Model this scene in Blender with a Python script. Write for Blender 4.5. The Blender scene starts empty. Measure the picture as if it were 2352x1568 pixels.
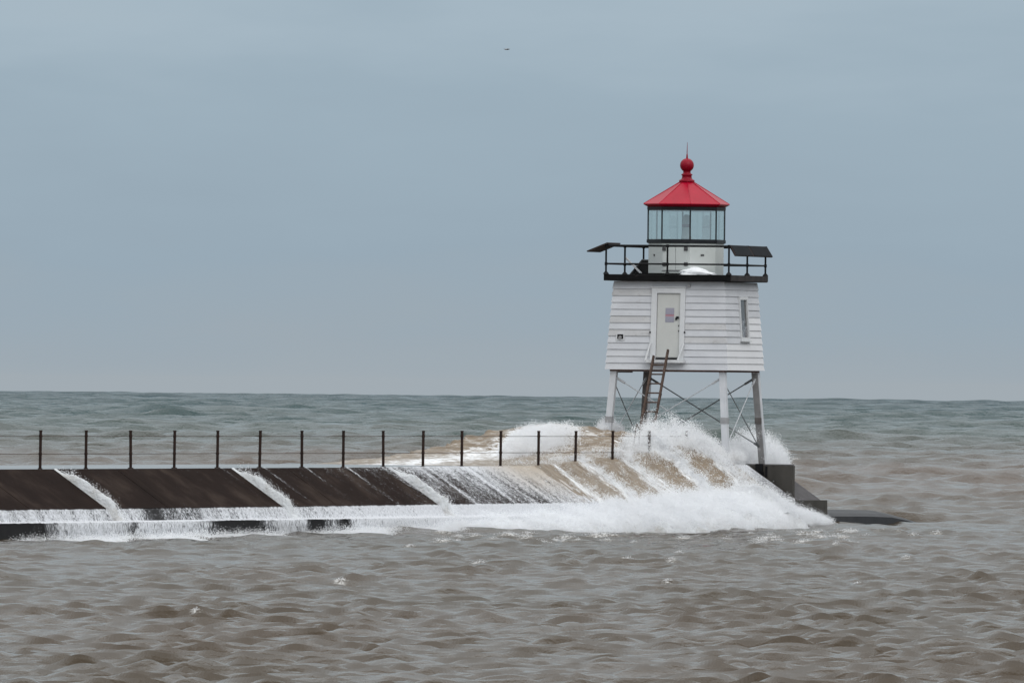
import bpy, bmesh, math, random
import numpy as np
from mathutils import Vector, Matrix

random.seed(7)
rng = np.random.default_rng(11)
S = bpy.context.scene
COL = S.collection
R = math.radians

# ------------------------------------------------------------------ camera
FPX = 34000.0            # focal length in pixels of a 2352-pixel-wide frame: a long telephoto
CAM_H = 4.6              # metres above the lake
ROLL = R(0.585)
PITCH = 88.0 / FPX
cam = bpy.data.cameras.new('camera')
cam.sensor_width = 36.0
cam.lens = FPX / 2352.0 * 36.0
cam.clip_start = 1.0
cam.clip_end = 60000.0
cam_o = bpy.data.objects.new('camera', cam)
COL.objects.link(cam_o)
S.camera = cam_o
_f = Vector((0, math.cos(PITCH), math.sin(PITCH)))
_r0 = Vector((1, 0, 0)); _u0 = Vector((0, -math.sin(PITCH), math.cos(PITCH)))
_r = math.cos(ROLL) * _r0 + math.sin(ROLL) * _u0
_u = -math.sin(ROLL) * _r0 + math.cos(ROLL) * _u0
cam_o.matrix_world = Matrix(((_r.x, _u.x, -_f.x, 0), (_r.y, _u.y, -_f.y, 0), (_r.z, _u.z, -_f.z, CAM_H), (0, 0, 0, 1)))
CP = Vector((0, 0, CAM_H))

# ------------------------------------------------------------------ sky, sun, exposure
SUN_EL, SUN_AZ = R(40), R(150)      # soft light from behind the camera, a little to the right
world = bpy.data.worlds.new('World')
S.world = world
world.use_nodes = True
nt = world.node_tree; nt.nodes.clear()
def wn(t, **k):
    n = nt.nodes.new(t)
    for a, b in k.items(): setattr(n, a, b)
    return n
w_out = wn('ShaderNodeOutputWorld')
w_add = wn('ShaderNodeAddShader')
w_bg1 = wn('ShaderNodeBackground'); w_bg2 = wn('ShaderNodeBackground')
w_sky = wn('ShaderNodeTexSky', sky_type='NISHITA')
w_sky.sun_disc = False; w_sky.sun_elevation = SUN_EL; w_sky.sun_rotation = SUN_AZ
w_sky.air_density = 1.0; w_sky.dust_density = 0.3; w_sky.ozone_density = 3.0
w_bg1.inputs['Strength'].default_value = 0.05
w_hs = wn('ShaderNodeHueSaturation'); w_hs.inputs['Saturation'].default_value = 0.35; w_hs.inputs['Value'].default_value = 0.12
nt.links.new(w_sky.outputs[0], w_hs.inputs['Color']); nt.links.new(w_hs.outputs[0], w_bg1.inputs['Color'])
w_tc = wn('ShaderNodeTexCoord'); w_sep = wn('ShaderNodeSeparateXYZ')
nt.links.new(w_tc.outputs['Generated'], w_sep.inputs[0])
w_map = wn('ShaderNodeMapping'); w_map.inputs['Scale'].default_value = (45, 45, 190)
nt.links.new(w_tc.outputs['Generated'], w_map.inputs[0])
w_noise = wn('ShaderNodeTexNoise'); w_noise.inputs['Scale'].default_value = 1.0; w_noise.inputs['Detail'].default_value = 4.0
w_noise.inputs['Roughness'].default_value = 0.5
nt.links.new(w_map.outputs[0], w_noise.inputs['Vector'])
# overcast cloud deck: grey blue low down, brighter towards the zenith as a closed cloud deck is
w_pow = wn('ShaderNodeMath', operation='POWER'); w_pow.inputs[1].default_value = 0.5
w_max = wn('ShaderNodeMath', operation='MAXIMUM'); w_max.inputs[1].default_value = 0.0
nt.links.new(w_sep.outputs['Z'], w_max.inputs[0]); nt.links.new(w_max.outputs[0], w_pow.inputs[0])
w_nadd = wn('ShaderNodeMath', operation='MULTIPLY_ADD'); w_nadd.inputs[1].default_value = 0.075; 
w_nsub = wn('ShaderNodeMath', operation='SUBTRACT'); w_nsub.inputs[1].default_value = 0.5
nt.links.new(w_noise.outputs[0], w_nsub.inputs[0]); nt.links.new(w_nsub.outputs[0], w_nadd.inputs[0]); nt.links.new(w_pow.outputs[0], w_nadd.inputs[2])
w_ramp = wn('ShaderNodeValToRGB')
cr = w_ramp.color_ramp
stops = [(0.0, (.318, .368, .410)), (0.05, (.292, .356, .412)), (0.095, (.268, .354, .430)), (0.135, (.288, .382, .460)),
         (0.165, (.334, .428, .505)), (0.30, (.405, .462, .495)), (0.6, (.70, .742, .765)), (1.0, (1.52, 1.56, 1.59))]
cr.elements[0].position = 0.0; cr.elements[0].color = (*stops[0][1], 1)
cr.elements[1].position = 1.0; cr.elements[1].color = (*stops[-1][1], 1)
for p, c in stops[1:-1]:
    e = cr.elements.new(p); e.color = (*c, 1)
nt.links.new(w_nadd.outputs[0], w_ramp.inputs[0])
# below the horizon the world goes on as dull lake water
w_below = wn('ShaderNodeMath', operation='LESS_THAN'); w_below.inputs[1].default_value = -0.004
nt.links.new(w_sep.outputs['Z'], w_below.inputs[0])
w_mix = wn('ShaderNodeMixRGB'); w_mix.inputs[2].default_value = (.20, .20, .19, 1)
nt.links.new(w_below.outputs[0], w_mix.inputs[0]); nt.links.new(w_ramp.outputs[0], w_mix.inputs[1])
nt.links.new(w_mix.outputs[0], w_bg2.inputs['Color']); w_bg2.inputs['Strength'].default_value = 1.0
nt.links.new(w_bg1.outputs[0], w_add.inputs[0]); nt.links.new(w_bg2.outputs[0], w_add.inputs[1])
nt.links.new(w_add.outputs[0], w_out.inputs[0])

sun = bpy.data.lights.new('sun', 'SUN')
sun.energy = 0.9; sun.angle = R(40); sun.color = (1.0, 0.97, 0.93)
sun_o = bpy.data.objects.new('sun', sun); COL.objects.link(sun_o)
_sd = Vector((math.sin(SUN_AZ) * math.cos(SUN_EL), math.cos(SUN_AZ) * math.cos(SUN_EL), math.sin(SUN_EL)))
sun_o.rotation_euler = _sd.to_track_quat('Z', 'Y').to_euler()
S.view_settings.view_transform = 'Standard'
S.view_settings.look = 'None'
S.view_settings.exposure = 0.0
S.view_settings.gamma = 1.0
S.view_settings.use_curve_mapping = False
S.cycles.max_bounces = 14; S.cycles.diffuse_bounces = 8; S.cycles.transmission_bounces = 8; S.cycles.transparent_max_bounces = 24

# ------------------------------------------------------------------ helpers
def ray(px, py):
    v = _r * ((px - 1176.0) / FPX) + _u * ((784.0 - py) / FPX) + _f
    return v / v.y
def P(px, py, depth):                       # the place at that distance seen at a photo position
    return CP + ray(px, py) * depth
def project(p):
    q = Vector(p) - CP
    z = q.dot(_f)
    return 1176 + FPX * q.dot(_r) / z, 784 - FPX * q.dot(_u) / z

def link(name, me, m=None, parent=None, smooth=False):
    if m is not None:
        for mm in (m if isinstance(m, (list, tuple)) else [m]): me.materials.append(mm)
    if smooth: me.polygons.foreach_set('use_smooth', [True] * len(me.polygons))
    o = bpy.data.objects.new(name, me); COL.objects.link(o)
    if parent is not None: o.parent = parent
    return o
def obj(name, bm, m=None, parent=None, smooth=False):
    bmesh.ops.recalc_face_normals(bm, faces=bm.faces)
    me = bpy.data.meshes.new(name); bm.to_mesh(me); bm.free()
    return link(name, me, m, parent, smooth)
def empty(name, loc, rz=0.0):
    o = bpy.data.objects.new(name, None); COL.objects.link(o)
    o.location = loc; o.rotation_euler = (0, 0, rz); o.empty_display_size = 0.3
    return o
def tag(o, label, cat=None, group=None, kind=None):
    o['label'] = label
    if cat: o['category'] = cat
    if group: o['group'] = group
    if kind: o['kind'] = kind
    return o
def hexa(bm, c):                            # eight corners: four bottom, four top in the same order
    v = [bm.verts.new(p) for p in c]
    for f in ((3, 2, 1, 0), (4, 5, 6, 7), (0, 1, 5, 4), (1, 2, 6, 5), (2, 3, 7, 6), (3, 0, 4, 7)):
        bm.faces.new([v[i] for i in f])
def box(bm, x0, x1, y0, y1, z0, z1):
    hexa(bm, [(x0, y0, z0), (x1, y0, z0), (x1, y1, z0), (x0, y1, z0), (x0, y0, z1), (x1, y0, z1), (x1, y1, z1), (x0, y1, z1)])
def bar(bm, a, b, w, h=None, upv=(0, 0, 1)):    # rectangular bar between two points
    a = Vector(a); b = Vector(b); h = h or w
    d = (b - a).normalized(); x = d.cross(Vector(upv))
    if x.length < 1e-4: x = d.cross(Vector((1, 0, 0)))
    x.normalize(); y = x.cross(d).normalized()
    x *= w / 2; y *= h / 2
    hexa(bm, [a - x - y, a + x - y, a + x + y, a - x + y, b - x - y, b + x - y, b + x + y, b - x + y])
def tube(bm, pts, r, n=8, caps=True):
    pts = [Vector(p) for p in pts]; rings = []
    rr = r if isinstance(r, (list, tuple)) else [r] * len(pts)
    for i, p in enumerate(pts):
        d = (pts[min(i + 1, len(pts) - 1)] - pts[max(i - 1, 0)]).normalized()
        x = d.cross(Vector((0, 0, 1)))
        if x.length < 1e-3: x = Vector((1, 0, 0))
        x.normalize(); y = d.cross(x).normalized()
        rings.append([bm.verts.new(p + (x * math.cos(2 * math.pi * k / n) + y * math.sin(2 * math.pi * k / n)) * rr[i]) for k in range(n)])
    for i in range(len(rings) - 1):
        for k in range(n):
            bm.faces.new((rings[i][k], rings[i][(k + 1) % n], rings[i + 1][(k + 1) % n], rings[i + 1][k]))
    if caps:
        bm.faces.new(rings[0][::-1]); bm.faces.new(rings[-1])
def lathe(bm, prof, n=24, cx=0, cy=0, a0=0.0):
    rings = [[bm.verts.new((cx + r * math.cos(a0 + 2 * math.pi * k / n), cy + r * math.sin(a0 + 2 * math.pi * k / n), z)) for k in range(n)] for r, z in prof]
    for i in range(len(rings) - 1):
        for k in range(n):
            bm.faces.new((rings[i][k], rings[i][(k + 1) % n], rings[i + 1][(k + 1) % n], rings[i + 1][k]))
    bm.faces.new(rings[0][::-1]); bm.faces.new(rings[-1])
def grid_mesh(name, V, nr, nc):
    """V: (nr*nc, 3) array -> quad sheet"""
    me = bpy.data.meshes.new(name)
    i = np.arange(nr * nc, dtype=np.int32).reshape(nr, nc)
    q = np.stack([i[:-1, :-1], i[:-1, 1:], i[1:, 1:], i[1:, :-1]], -1).reshape(-1, 4)
    me.vertices.add(len(V)); me.vertices.foreach_set('co', V.astype(np.float32).ravel())
    me.loops.add(q.size); me.loops.foreach_set('vertex_index', q.ravel())
    me.polygons.add(len(q)); me.polygons.foreach_set('loop_start', np.arange(0, q.size, 4, dtype=np.int32))
    me.polygons.foreach_set('use_smooth', np.ones(len(q), dtype=bool))
    me.update(); return me
def attr(me, name, vals):
    a = me.attributes.new(name, 'FLOAT', 'POINT'); a.data.foreach_set('value', np.asarray(vals, np.float32).ravel())
def sstep(a, b, x):
    t = np.clip((x - a) / (b - a), 0, 1); return t * t * (3 - 2 * t)
def _hash(ix, iy, seed):
    h = (ix.astype(np.int64) * 374761393 + iy.astype(np.int64) * 668265263 + seed * 974711) & 0x7fffffff
    h = ((h ^ (h >> 13)) * 1274126177) & 0x7fffffff
    return ((h ^ (h >> 16)) & 0xffff) / 65535.0
def vnoise(x, y, seed=0):                   # smooth value noise 0..1
    x = np.asarray(x, float); y = np.asarray(y, float)
    ix = np.floor(x); iy = np.floor(y); fx = x - ix; fy = y - iy
    fx = fx * fx * (3 - 2 * fx); fy = fy * fy * (3 - 2 * fy)
    a = _hash(ix, iy, seed); b = _hash(ix + 1, iy, seed); c = _hash(ix, iy + 1, seed); d = _hash(ix + 1, iy + 1, seed)
    return (a * (1 - fx) + b * fx) * (1 - fy) + (c * (1 - fx) + d * fx) * fy
def fbm(x, y, seed=0, oct=4):
    s = 0; a = .5; t = 0
    for k in range(oct):
        s = s + a * vnoise(x * 2 ** k, y * 2 ** k, seed + k); t += a; a *= .55
    return s / t

# ------------------------------------------------------------------ materials
class NT:
    def __init__(self, name):
        self.m = bpy.data.materials.new(name); self.m.use_nodes = True
        self.t = self.m.node_tree; self.t.nodes.clear()
        self.out = self.n('ShaderNodeOutputMaterial')
    def n(self, t, **k):
        x = self.t.nodes.new(t)
        for a, b in k.items():
            if a.startswith('i_'): x.inputs[a[2:].replace('_', ' ')].default_value = b
            else: setattr(x, a, b)
        return x
    def l(self, a, b): self.t.links.new(a, b)
    def math(self, op, a, b=None, c=None, clamp=False):
        x = self.n('ShaderNodeMath', operation=op); x.use_clamp = clamp
        for i, v in enumerate((a, b, c)):
            if v is None: continue
            if isinstance(v, (int, float)): x.inputs[i].default_value = v
            else: self.l(v, x.inputs[i])
        return x.outputs[0]
    def mix(self, f, a, b):
        x = self.n('ShaderNodeMixRGB')
        for i, v in zip((0, 1, 2), (f, a, b)):
            if isinstance(v, (int, float)): x.inputs[i].default_value = v
            elif isinstance(v, tuple): x.inputs[i].default_value = (*v, 1)
            else: self.l(v, x.inputs[i])
        return x.outputs[0]
    def noise(self, scale, detail=4, vec=None, stretch=None, rough=.55):
        x = self.n('ShaderNodeTexNoise'); x.inputs['Scale'].default_value = scale
        x.inputs['Detail'].default_value = detail; x.inputs['Roughness'].default_value = rough
        v = vec
        if v is None: v = self.n('ShaderNodeTexCoord').outputs['Object']
        if stretch:
            mp = self.n('ShaderNodeMapping'); mp.inputs['Scale'].default_value = stretch; self.l(v, mp.inputs[0]); v = mp.outputs[0]
        self.l(v, x.inputs['Vector']); return x.outputs[0]
    def ramp(self, f, *stops):
        x = self.n('ShaderNodeValToRGB'); cr = x.color_ramp
        while len(cr.elements) > 1: cr.elements.remove(cr.elements[-1])
        cr.elements[0].position = stops[0][0]; cr.elements[0].color = (*stops[0][1], 1)
        for p, c in stops[1:]:
            e = cr.elements.new(p); e.color = (*c, 1)
        self.l(f, x.inputs[0]); return x.outputs[0]
    def attr(self, name): return self.n('ShaderNodeAttribute', attribute_name=name).outputs['Fac']
    def bsdf(self, col, rough=.6, spec=.5, metal=0.0, normal=None):
        b = self.n('ShaderNodeBsdfPrincipled')
        for key, v in (('Base Color', col), ('Roughness', rough), ('Specular IOR Level', spec), ('Metallic', metal)):
            if isinstance(v, tuple): b.inputs[key].default_value = (*v, 1)
            elif isinstance(v, (int, float)): b.inputs[key].default_value = v
            else: self.l(v, b.inputs[key])
        if normal is not None: self.l(normal, b.inputs['Normal'])
        return b
    def bump(self, h, strength=.3, dist=.02):
        b = self.n('ShaderNodeBump'); b.inputs['Strength'].default_value = strength; b.inputs['Distance'].default_value = dist
        self.l(h, b.inputs['Height']); return b.outputs[0]
    def done(self, sh):
        self.l(sh.outputs[0] if hasattr(sh, 'outputs') else sh, self.out.inputs[0]); return self.m

def worn(name, c1, c2, c3=None, rough=.6, spec=.4, scale=3.0, bump=.25, metal=0.0, stretch=None, t3=(.62, .72)):
    """paint or metal: two close tones, patches of a third (rust, dirt)"""
    m = NT(name)
    n1 = m.noise(scale, 5, stretch=stretch)
    col = m.ramp(n1, (.3, c1), (.7, c2))
    if c3:
        n2 = m.noise(scale * 2.3, 6, stretch=stretch, rough=.65)
        f = m.ramp(n2, (t3[0], (0, 0, 0)), (t3[1], (1, 1, 1)))
        col = m.mix(f, col, c3)
    nb = m.noise(scale * 9, 3)
    return m.done(m.bsdf(col, rough, spec, metal, m.bump(nb, bump, .006)))

M = {}
M['board'] = worn('weathered_white_paint', (.53, .54, .57), (.62, .63, .66), (.40, .40, .41), .55, .2, 1.1, .3, stretch=(1, 1, 2.2), t3=(.60, .85))
M['board_new'] = worn('fresh_white_paint', (.68, .68, .70), (.74, .74, .76), (.58, .58, .59), .5, .25, 1.3, .2, t3=(.66, .9))
M['board_old'] = worn('stained_white_paint', (.48, .48, .49), (.57, .57, .58), (.33, .32, .31), .6, .2, 1.5, .3, stretch=(1, 1, 2), t3=(.56, .78))
M['trim'] = worn('white_trim_paint', (.58, .59, .61), (.66, .67, .68), (.44, .43, .42), .5, .25, 2.0, .2, t3=(.66, .9))
M['door'] = worn('cream_white_door_paint', (.50, .505, .49), (.56, .565, .545), (.42, .42, .40), .45, .25, 1.6, .1, t3=(.68, .9))
M['lantern_white'] = worn('lantern_white_paint', (.54, .58, .57), (.62, .65, .64), (.46, .48, .47), .45, .25, 1.2, .15, t3=(.64, .9))
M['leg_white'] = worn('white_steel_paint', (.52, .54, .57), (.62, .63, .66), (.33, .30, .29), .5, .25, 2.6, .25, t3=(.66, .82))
M['leg_dark'] = worn('dark_brown_steel', (.085, .078, .076), (.16, .145, .14), (.22, .19, .17), .7, 0.09, 2.5, .4, t3=(.62, .8))
M['leg_grey'] = worn('mid_grey_steel', (.21, .208, .21), (.30, .296, .30), (.12, .10, .09), .65, .15, 2.5, .4, t3=(.6, .8))
M['rust'] = worn('rusty_iron', (.055, .040, .034), (.11, .075, .06), (.17, .105, .075), .75, 0.09, 6, .4)
M['rust_post'] = worn('rusted_pipe', (.020, .014, .0125), (.042, .025, .020), (.065, .034, .024), .7, 0.10, 5, .4)
M['rod'] = worn('grey_rod', (.13, .14, .145), (.24, .25, .26), (.16, .12, .10), .6, .4, 4, .2)
M['rod_light'] = worn('pale_rod', (.42, .44, .46), (.56, .57, .60), (.30, .28, .27), .6, .4, 4, .2)
M['black'] = worn('black_paint', (.005, .0055, .0065), (.010, .010, .012), (.025, .021, .020), .45, 0.14, 3, .2, t3=(.70, .85))
M['deck'] = worn('black_deck_edge', (.004, .004, .0045), (.008, .008, .008), (.05, .042, .04), .55, 0.12, 2, .25, t3=(.66, .8))
M['deck_worn'] = worn('worn_deck_edge', (.022, .020, .020), (.055, .048, .046), (.012, .011, .011), .6, 0.12, 3, .25)
M['red'] = worn('red_roof_paint', (.33, .0012, .018), (.40, .002, .024), (.26, .004, .018), .32, .20, 1.6, .12, t3=(.6, .8))
M['red_dark'] = worn('red_finial_paint', (.21, .0012, .013), (.27, .002, .017), (.16, .004, .010), .40, .2, 3, .15)
M['solar'] = worn('solar_cell_glass', (.004, .005, .007), (.008, .009, .012), None, .5, .04, 3, .05)
M['solar_back'] = worn('dark_panel_back', (.028, .022, .022), (.05, .038, .036), None, .6, 0.09, 3, .1)
M['slate'] = worn('grey_sheet', (.06, .06, .065), (.10, .098, .10), (.16, .15, .15), .6, 0.10, 4, .2)
M['beam'] = worn('rusty_floor_beam', (.13, .085, .075), (.20, .13, .11), (.26, .22, .20), .75, 0.07, 4, .4)
M['sill'] = worn('lantern_black', (.012, .014, .017), (.028, .030, .034), (.07, .075, .08), .4, 0.15, 2, .15, t3=(.7, .9))
M['dark'] = worn('dark_recess', (.012, .011, .012), (.03, .028, .03), None, .6, 0.09, 5, .1)
M['grey'] = worn('grey_metal', (.26, .26, .27), (.36, .36, .37), (.2, .17, .15), .5, .5, 5, .2)
M['snow'] = worn('snow', (.86, .88, .91), (.92, .93, .95), None, .7, .3, 6, .5)

def mat_concrete_dark():
    m = NT('wet_algae_concrete')
    n1 = m.noise(.55, 6, stretch=(1, 1, 1), rough=.62); n2 = m.noise(3.2, 6, rough=.65)
    c = m.ramp(n1, (.25, (.0115, .0072, .0060)), (.5, (.0200, .0130, .0108)), (.72, (.050, .036, .029)))
    c = m.mix(m.ramp(n2, (.55, (0, 0, 0)), (.8, (.6, .6, .6))), c, (.016, .012, .011))
    pale = m.noise(.9, 3, vec=m.n('ShaderNodeUVMap').outputs[0], stretch=(1.6, .12, 1))
    c = m.mix(m.ramp(pale, (.60, (0, 0, 0)), (.78, (.45, .45, .45))), c, (.046, .033, .024))
    fine = m.noise(26, 3)
    return m.done(m.bsdf(c, .75, .02, 0, m.bump(fine, .5, .012)))
M['slope'] = mat_concrete_dark()
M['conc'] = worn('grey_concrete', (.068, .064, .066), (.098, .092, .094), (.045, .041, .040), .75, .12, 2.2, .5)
M['conc_wall'] = worn('dark_wall_concrete', (.050, .047, .043), (.080, .075, .068), (.030, .028, .027), .7, 0.09, 1.6, .5, stretch=(1, 1, .5))  # a darker tone than the concrete of the end slope panel
M['conc_wet'] = worn('wet_black_concrete', (.010, .009, .0095), (.020, .018, .0185), (.036, .033, .033), .5, .08, 1.8, .4, stretch=(1, 1, .4))
M['footing'] = worn('wet_footing_concrete', (.018, .018, .020), (.036, .035, .038), (.055, .055, .058), .45, 0.15, 1.4, .4, stretch=(1, 1, .4))
M['cap'] = worn('wet_cap_concrete', (.10, .095, .095), (.16, .155, .155), (.05, .045, .045), .18, .6, .8, .2)

def mat_glass():
    m = NT('lantern_glass')
    tr = m.n('ShaderNodeBsdfTransparent'); tr.inputs[0].default_value = (.93, .97, .965, 1)
    gl = m.n('ShaderNodeBsdfGlossy'); gl.inputs[0].default_value = (.98, .98, .95, 1); gl.inputs['Roughness'].default_value = .03
    fr = m.n('ShaderNodeLayerWeight'); fr.inputs[0].default_value = .5
    f = m.math('MULTIPLY_ADD', m.math('POWER', fr.outputs['Facing'], 4.0), .35, .30, clamp=True)
    x = m.n('ShaderNodeMixShader'); m.l(f, x.inputs[0]); m.l(tr.outputs[0], x.inputs[1]); m.l(gl.outputs[0], x.inputs[2])
    return m.done(x)
M['glass'] = mat_glass()
def mat_pane():
    m = NT('dim_window_glass')
    n = m.noise(5.5, 5, rough=.7); z = m.n('ShaderNodeSeparateXYZ'); m.l(m.n('ShaderNodeTexCoord').outputs['Generated'], z.inputs[0])
    low = m.math('SUBTRACT', n, m.math('MULTIPLY', z.outputs[2], .5))
    c = m.ramp(low, (.0, (.055, .055, .055)), (.22, (.07, .07, .068)), (.28, (.02, .018, .02)), (.40, (.30, .30, .32)), (.50, (.05, .04, .045)), (.7, (.13, .05, .05)))
    return m.done(m.bsdf(c, .12, .5))
M['pane'] = mat_pane()
def mat_notice():
    m = NT('notice_print')
    z = m.n('ShaderNodeSeparateXYZ'); m.l(m.n('ShaderNodeTexCoord').outputs['Generated'], z.inputs[0])
    c = m.ramp(z.outputs[2], (.0, (.27, .27, .33)), (.40, (.30, .30, .37)), (.41, (.36, .10, .13)), (.46, (.44, .30, .34)), (.50, (.32, .09, .12)),
               (.56, (.30, .22, .27)), (.58, (.28, .27, .34)), (1, (.30, .29, .35)))
    n = m.noise(22, 3, stretch=(1, 1, 3))
    c = m.mix(m.ramp(n, (.5, (0, 0, 0)), (.7, (.5, .5, .5))), c, (.42, .42, .47))
    return m.done(m.bsdf(c, .5, .4))
M['notice'] = mat_notice()

def mat_foam(name='foam', tint=(.80, .82, .84)):
    m = NT(name)
    n = m.noise(1.6, 6, rough=.65); n2 = m.noise(7.0, 5, rough=.7)
    c = m.ramp(n, (.30, (.60, .585, .565)), (.52, tint), (.8, (.86, .87, .89)))
    b = m.bsdf(c, .8, .15, 0, m.bump(n2, 1.0, .16))
    b.inputs['Subsurface Weight'].default_value = 0.0
    return m.done(b)
M['foam'] = mat_foam()
def mat_drop():
    m = NT('spray_drops')
    d = m.n('ShaderNodeBsdfDiffuse'); d.inputs[0].default_value = (.95, .955, .965, 1)
    t = m.n('ShaderNodeBsdfTranslucent'); t.inputs[0].default_value = (.95, .955, .965, 1)
    x = m.n('ShaderNodeMixShader'); x.inputs[0].default_value = .45
    m.l(d.outputs[0], x.inputs[1]); m.l(t.outputs[0], x.inputs[2])
    return m.done(x)
M['drop'] = mat_drop()
def mat_wave():
    m = NT('churned_brown_water')
    uv = m.n('ShaderNodeUVMap').outputs[0]
    a = m.noise(2.2, 5, vec=uv, stretch=(1.5, .5, 1), rough=.68)
    b = m.noise(9.0, 4, vec=uv, stretch=(1.5, .35, 1), rough=.75)
    white = m.attr('white')
    f = m.math('ADD', m.math('ADD', m.math('MULTIPLY', a, 1.25), m.math('MULTIPLY', b, 1.15)), m.math('MULTIPLY_ADD', white, .95, -1.42), clamp=True)
    f = m.ramp(f, (.06, (0, 0, 0)), (.34, (1, 1, 1)))
    brown = m.ramp(a, (.3, (.165, .122, .083)), (.7, (.29, .232, .170)))
    c = m.mix(f, brown, (.82, .83, .84))
    rg = m.n('ShaderNodeMapRange'); m.l(f, rg.inputs[0]); rg.inputs[3].default_value = .30; rg.inputs[4].default_value = .8
    h = m.math('ADD', m.math('MULTIPLY', a, .6), m.math('MULTIPLY', b, .5))
    return m.done(m.bsdf(c, rg.outputs[0], .3, 0, m.bump(h, .8, .10)))
M['wave'] = mat_wave()
def mat_film():
    m = NT('thin_running_foam')
    uv = m.n('ShaderNodeUVMap').outputs[0]
    a = m.noise(1.5, 6, vec=uv, stretch=(1.4, .40, 1), rough=.66)
    b = m.noise(15.0, 4, vec=uv, stretch=(1.4, .62, 1), rough=.8)
    cov = m.attr('cover')
    f = m.math('ADD', m.math('ADD', m.math('MULTIPLY_ADD', a, 2.2, -1.1), m.math('MULTIPLY_ADD', b, 4.4, -2.2)), m.math('MULTIPLY_ADD', cov, 2.4, -1.2))
    f = m.math('MULTIPLY_ADD', f, 1.2, .35, clamp=True)
    tone = m.ramp(b, (.34, (.44, .45, .48)), (.64, (.74, .75, .78)))
    br = m.attr('brown')
    c = m.mix(br, tone, (.38, .30, .21))
    d = m.bsdf(c, .45, .3, 0, m.bump(b, .5, .03))
    t = m.n('ShaderNodeBsdfTransparent')
    x = m.n('ShaderNodeMixShader'); m.l(f, x.inputs[0]); m.l(t.outputs[0], x.inputs[1]); m.l(d.outputs[0], x.inputs[2])
    return m.done(x)
M['film'] = mat_film()
def mat_water():
    m = NT('lake_water')
    murk = m.attr('murk'); foam = m.attr('foam')
    pos = m.n('ShaderNodeNewGeometry').outputs['Position']
    patch = m.noise(.055, 4, vec=pos, stretch=(1, .25, 1))
    mk = m.math('ADD', murk, m.math('MULTIPLY_ADD', patch, .36, -.18), clamp=True)
    c = m.ramp(mk, (.0, (.036, .0255, .0100)), (.30, (.082, .057, .040)), (.50, (.056, .051, .039)), (.68, (.038, .058, .051)), (.85, (.020, .051, .054)), (1, (.011, .040, .050)))
    n1 = m.noise(2.6, 4, vec=pos, rough=.6); n2 = m.noise(9.0, 3, vec=pos, rough=.6)
    far = m.math('MULTIPLY', m.math('SUBTRACT', murk, .22, clamp=True), 9.0)
    n3 = m.noise(.60, 4, vec=pos, stretch=(1, .5, 1), rough=.65)
    n4 = m.noise(1.9, 4, vec=pos, stretch=(1, .4, 1), rough=.62)
    n1 = m.math('MULTIPLY_ADD', n4, 2.6, n1)
    h = m.math('ADD', m.math('ADD', m.math('MULTIPLY', n1, .22), m.math('MULTIPLY', n2, .07)), m.math('MULTIPLY', n3, far))
    fn = m.noise(11.0, 5, vec=pos, rough=.75)
    ff = m.math('MULTIPLY', foam, m.math('MULTIPLY_ADD', fn, 5.0, -2.1, clamp=True), clamp=True)
    c2 = m.mix(ff, c, (.72, .71, .69))
    rg = m.math('MULTIPLY_ADD', ff, .5, .10)
    sp = m.math('MULTIPLY_ADD', m.math('SUBTRACT', murk, .2, clamp=True), -.38, .335)
    b = m.bsdf(c2, rg, sp, 0, m.bump(h, .9, .16))
    b.inputs['IOR'].default_value = 1.33
    return m.done(b)
M['water'] = mat_water()

# ------------------------------------------------------------------ the breakwater's own frame: s along it, n towards the harbour side
CAPZ = 1.95
E0 = P(98, 1077, 417.0); E1 = P(1718, 1068.5, 472.0)
E0.z = CAPZ; E1.z = CAPZ
D = (E1 - E0); D.z = 0; D.normalize()
N = Vector((D.y, -D.x, 0))
def W(s, n, z): return Vector((E0.x + D.x * s + N.x * n, E0.y + D.y * s + N.y * n, z))
def Wn(s, n, z):
    s, n, z = np.broadcast_arrays(np.asarray(s, float), np.asarray(n, float), np.asarray(z, float))
    return np.stack([E0.x + D.x * s + N.x * n, E0.y + D.y * s + N.y * n, z], -1)
_ss = np.linspace(-40, 110, 1501)
_pp = np.array([project(W(s, 0, CAPZ))[0] for s in _ss])
def s_of(px): return float(np.interp(px, _pp, _ss))
def px_of(s): return np.interp(s, _ss, _pp)
S_WALL = s_of(1718)
S_END = S_WALL + 2.4
S_START = -16.0

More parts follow.
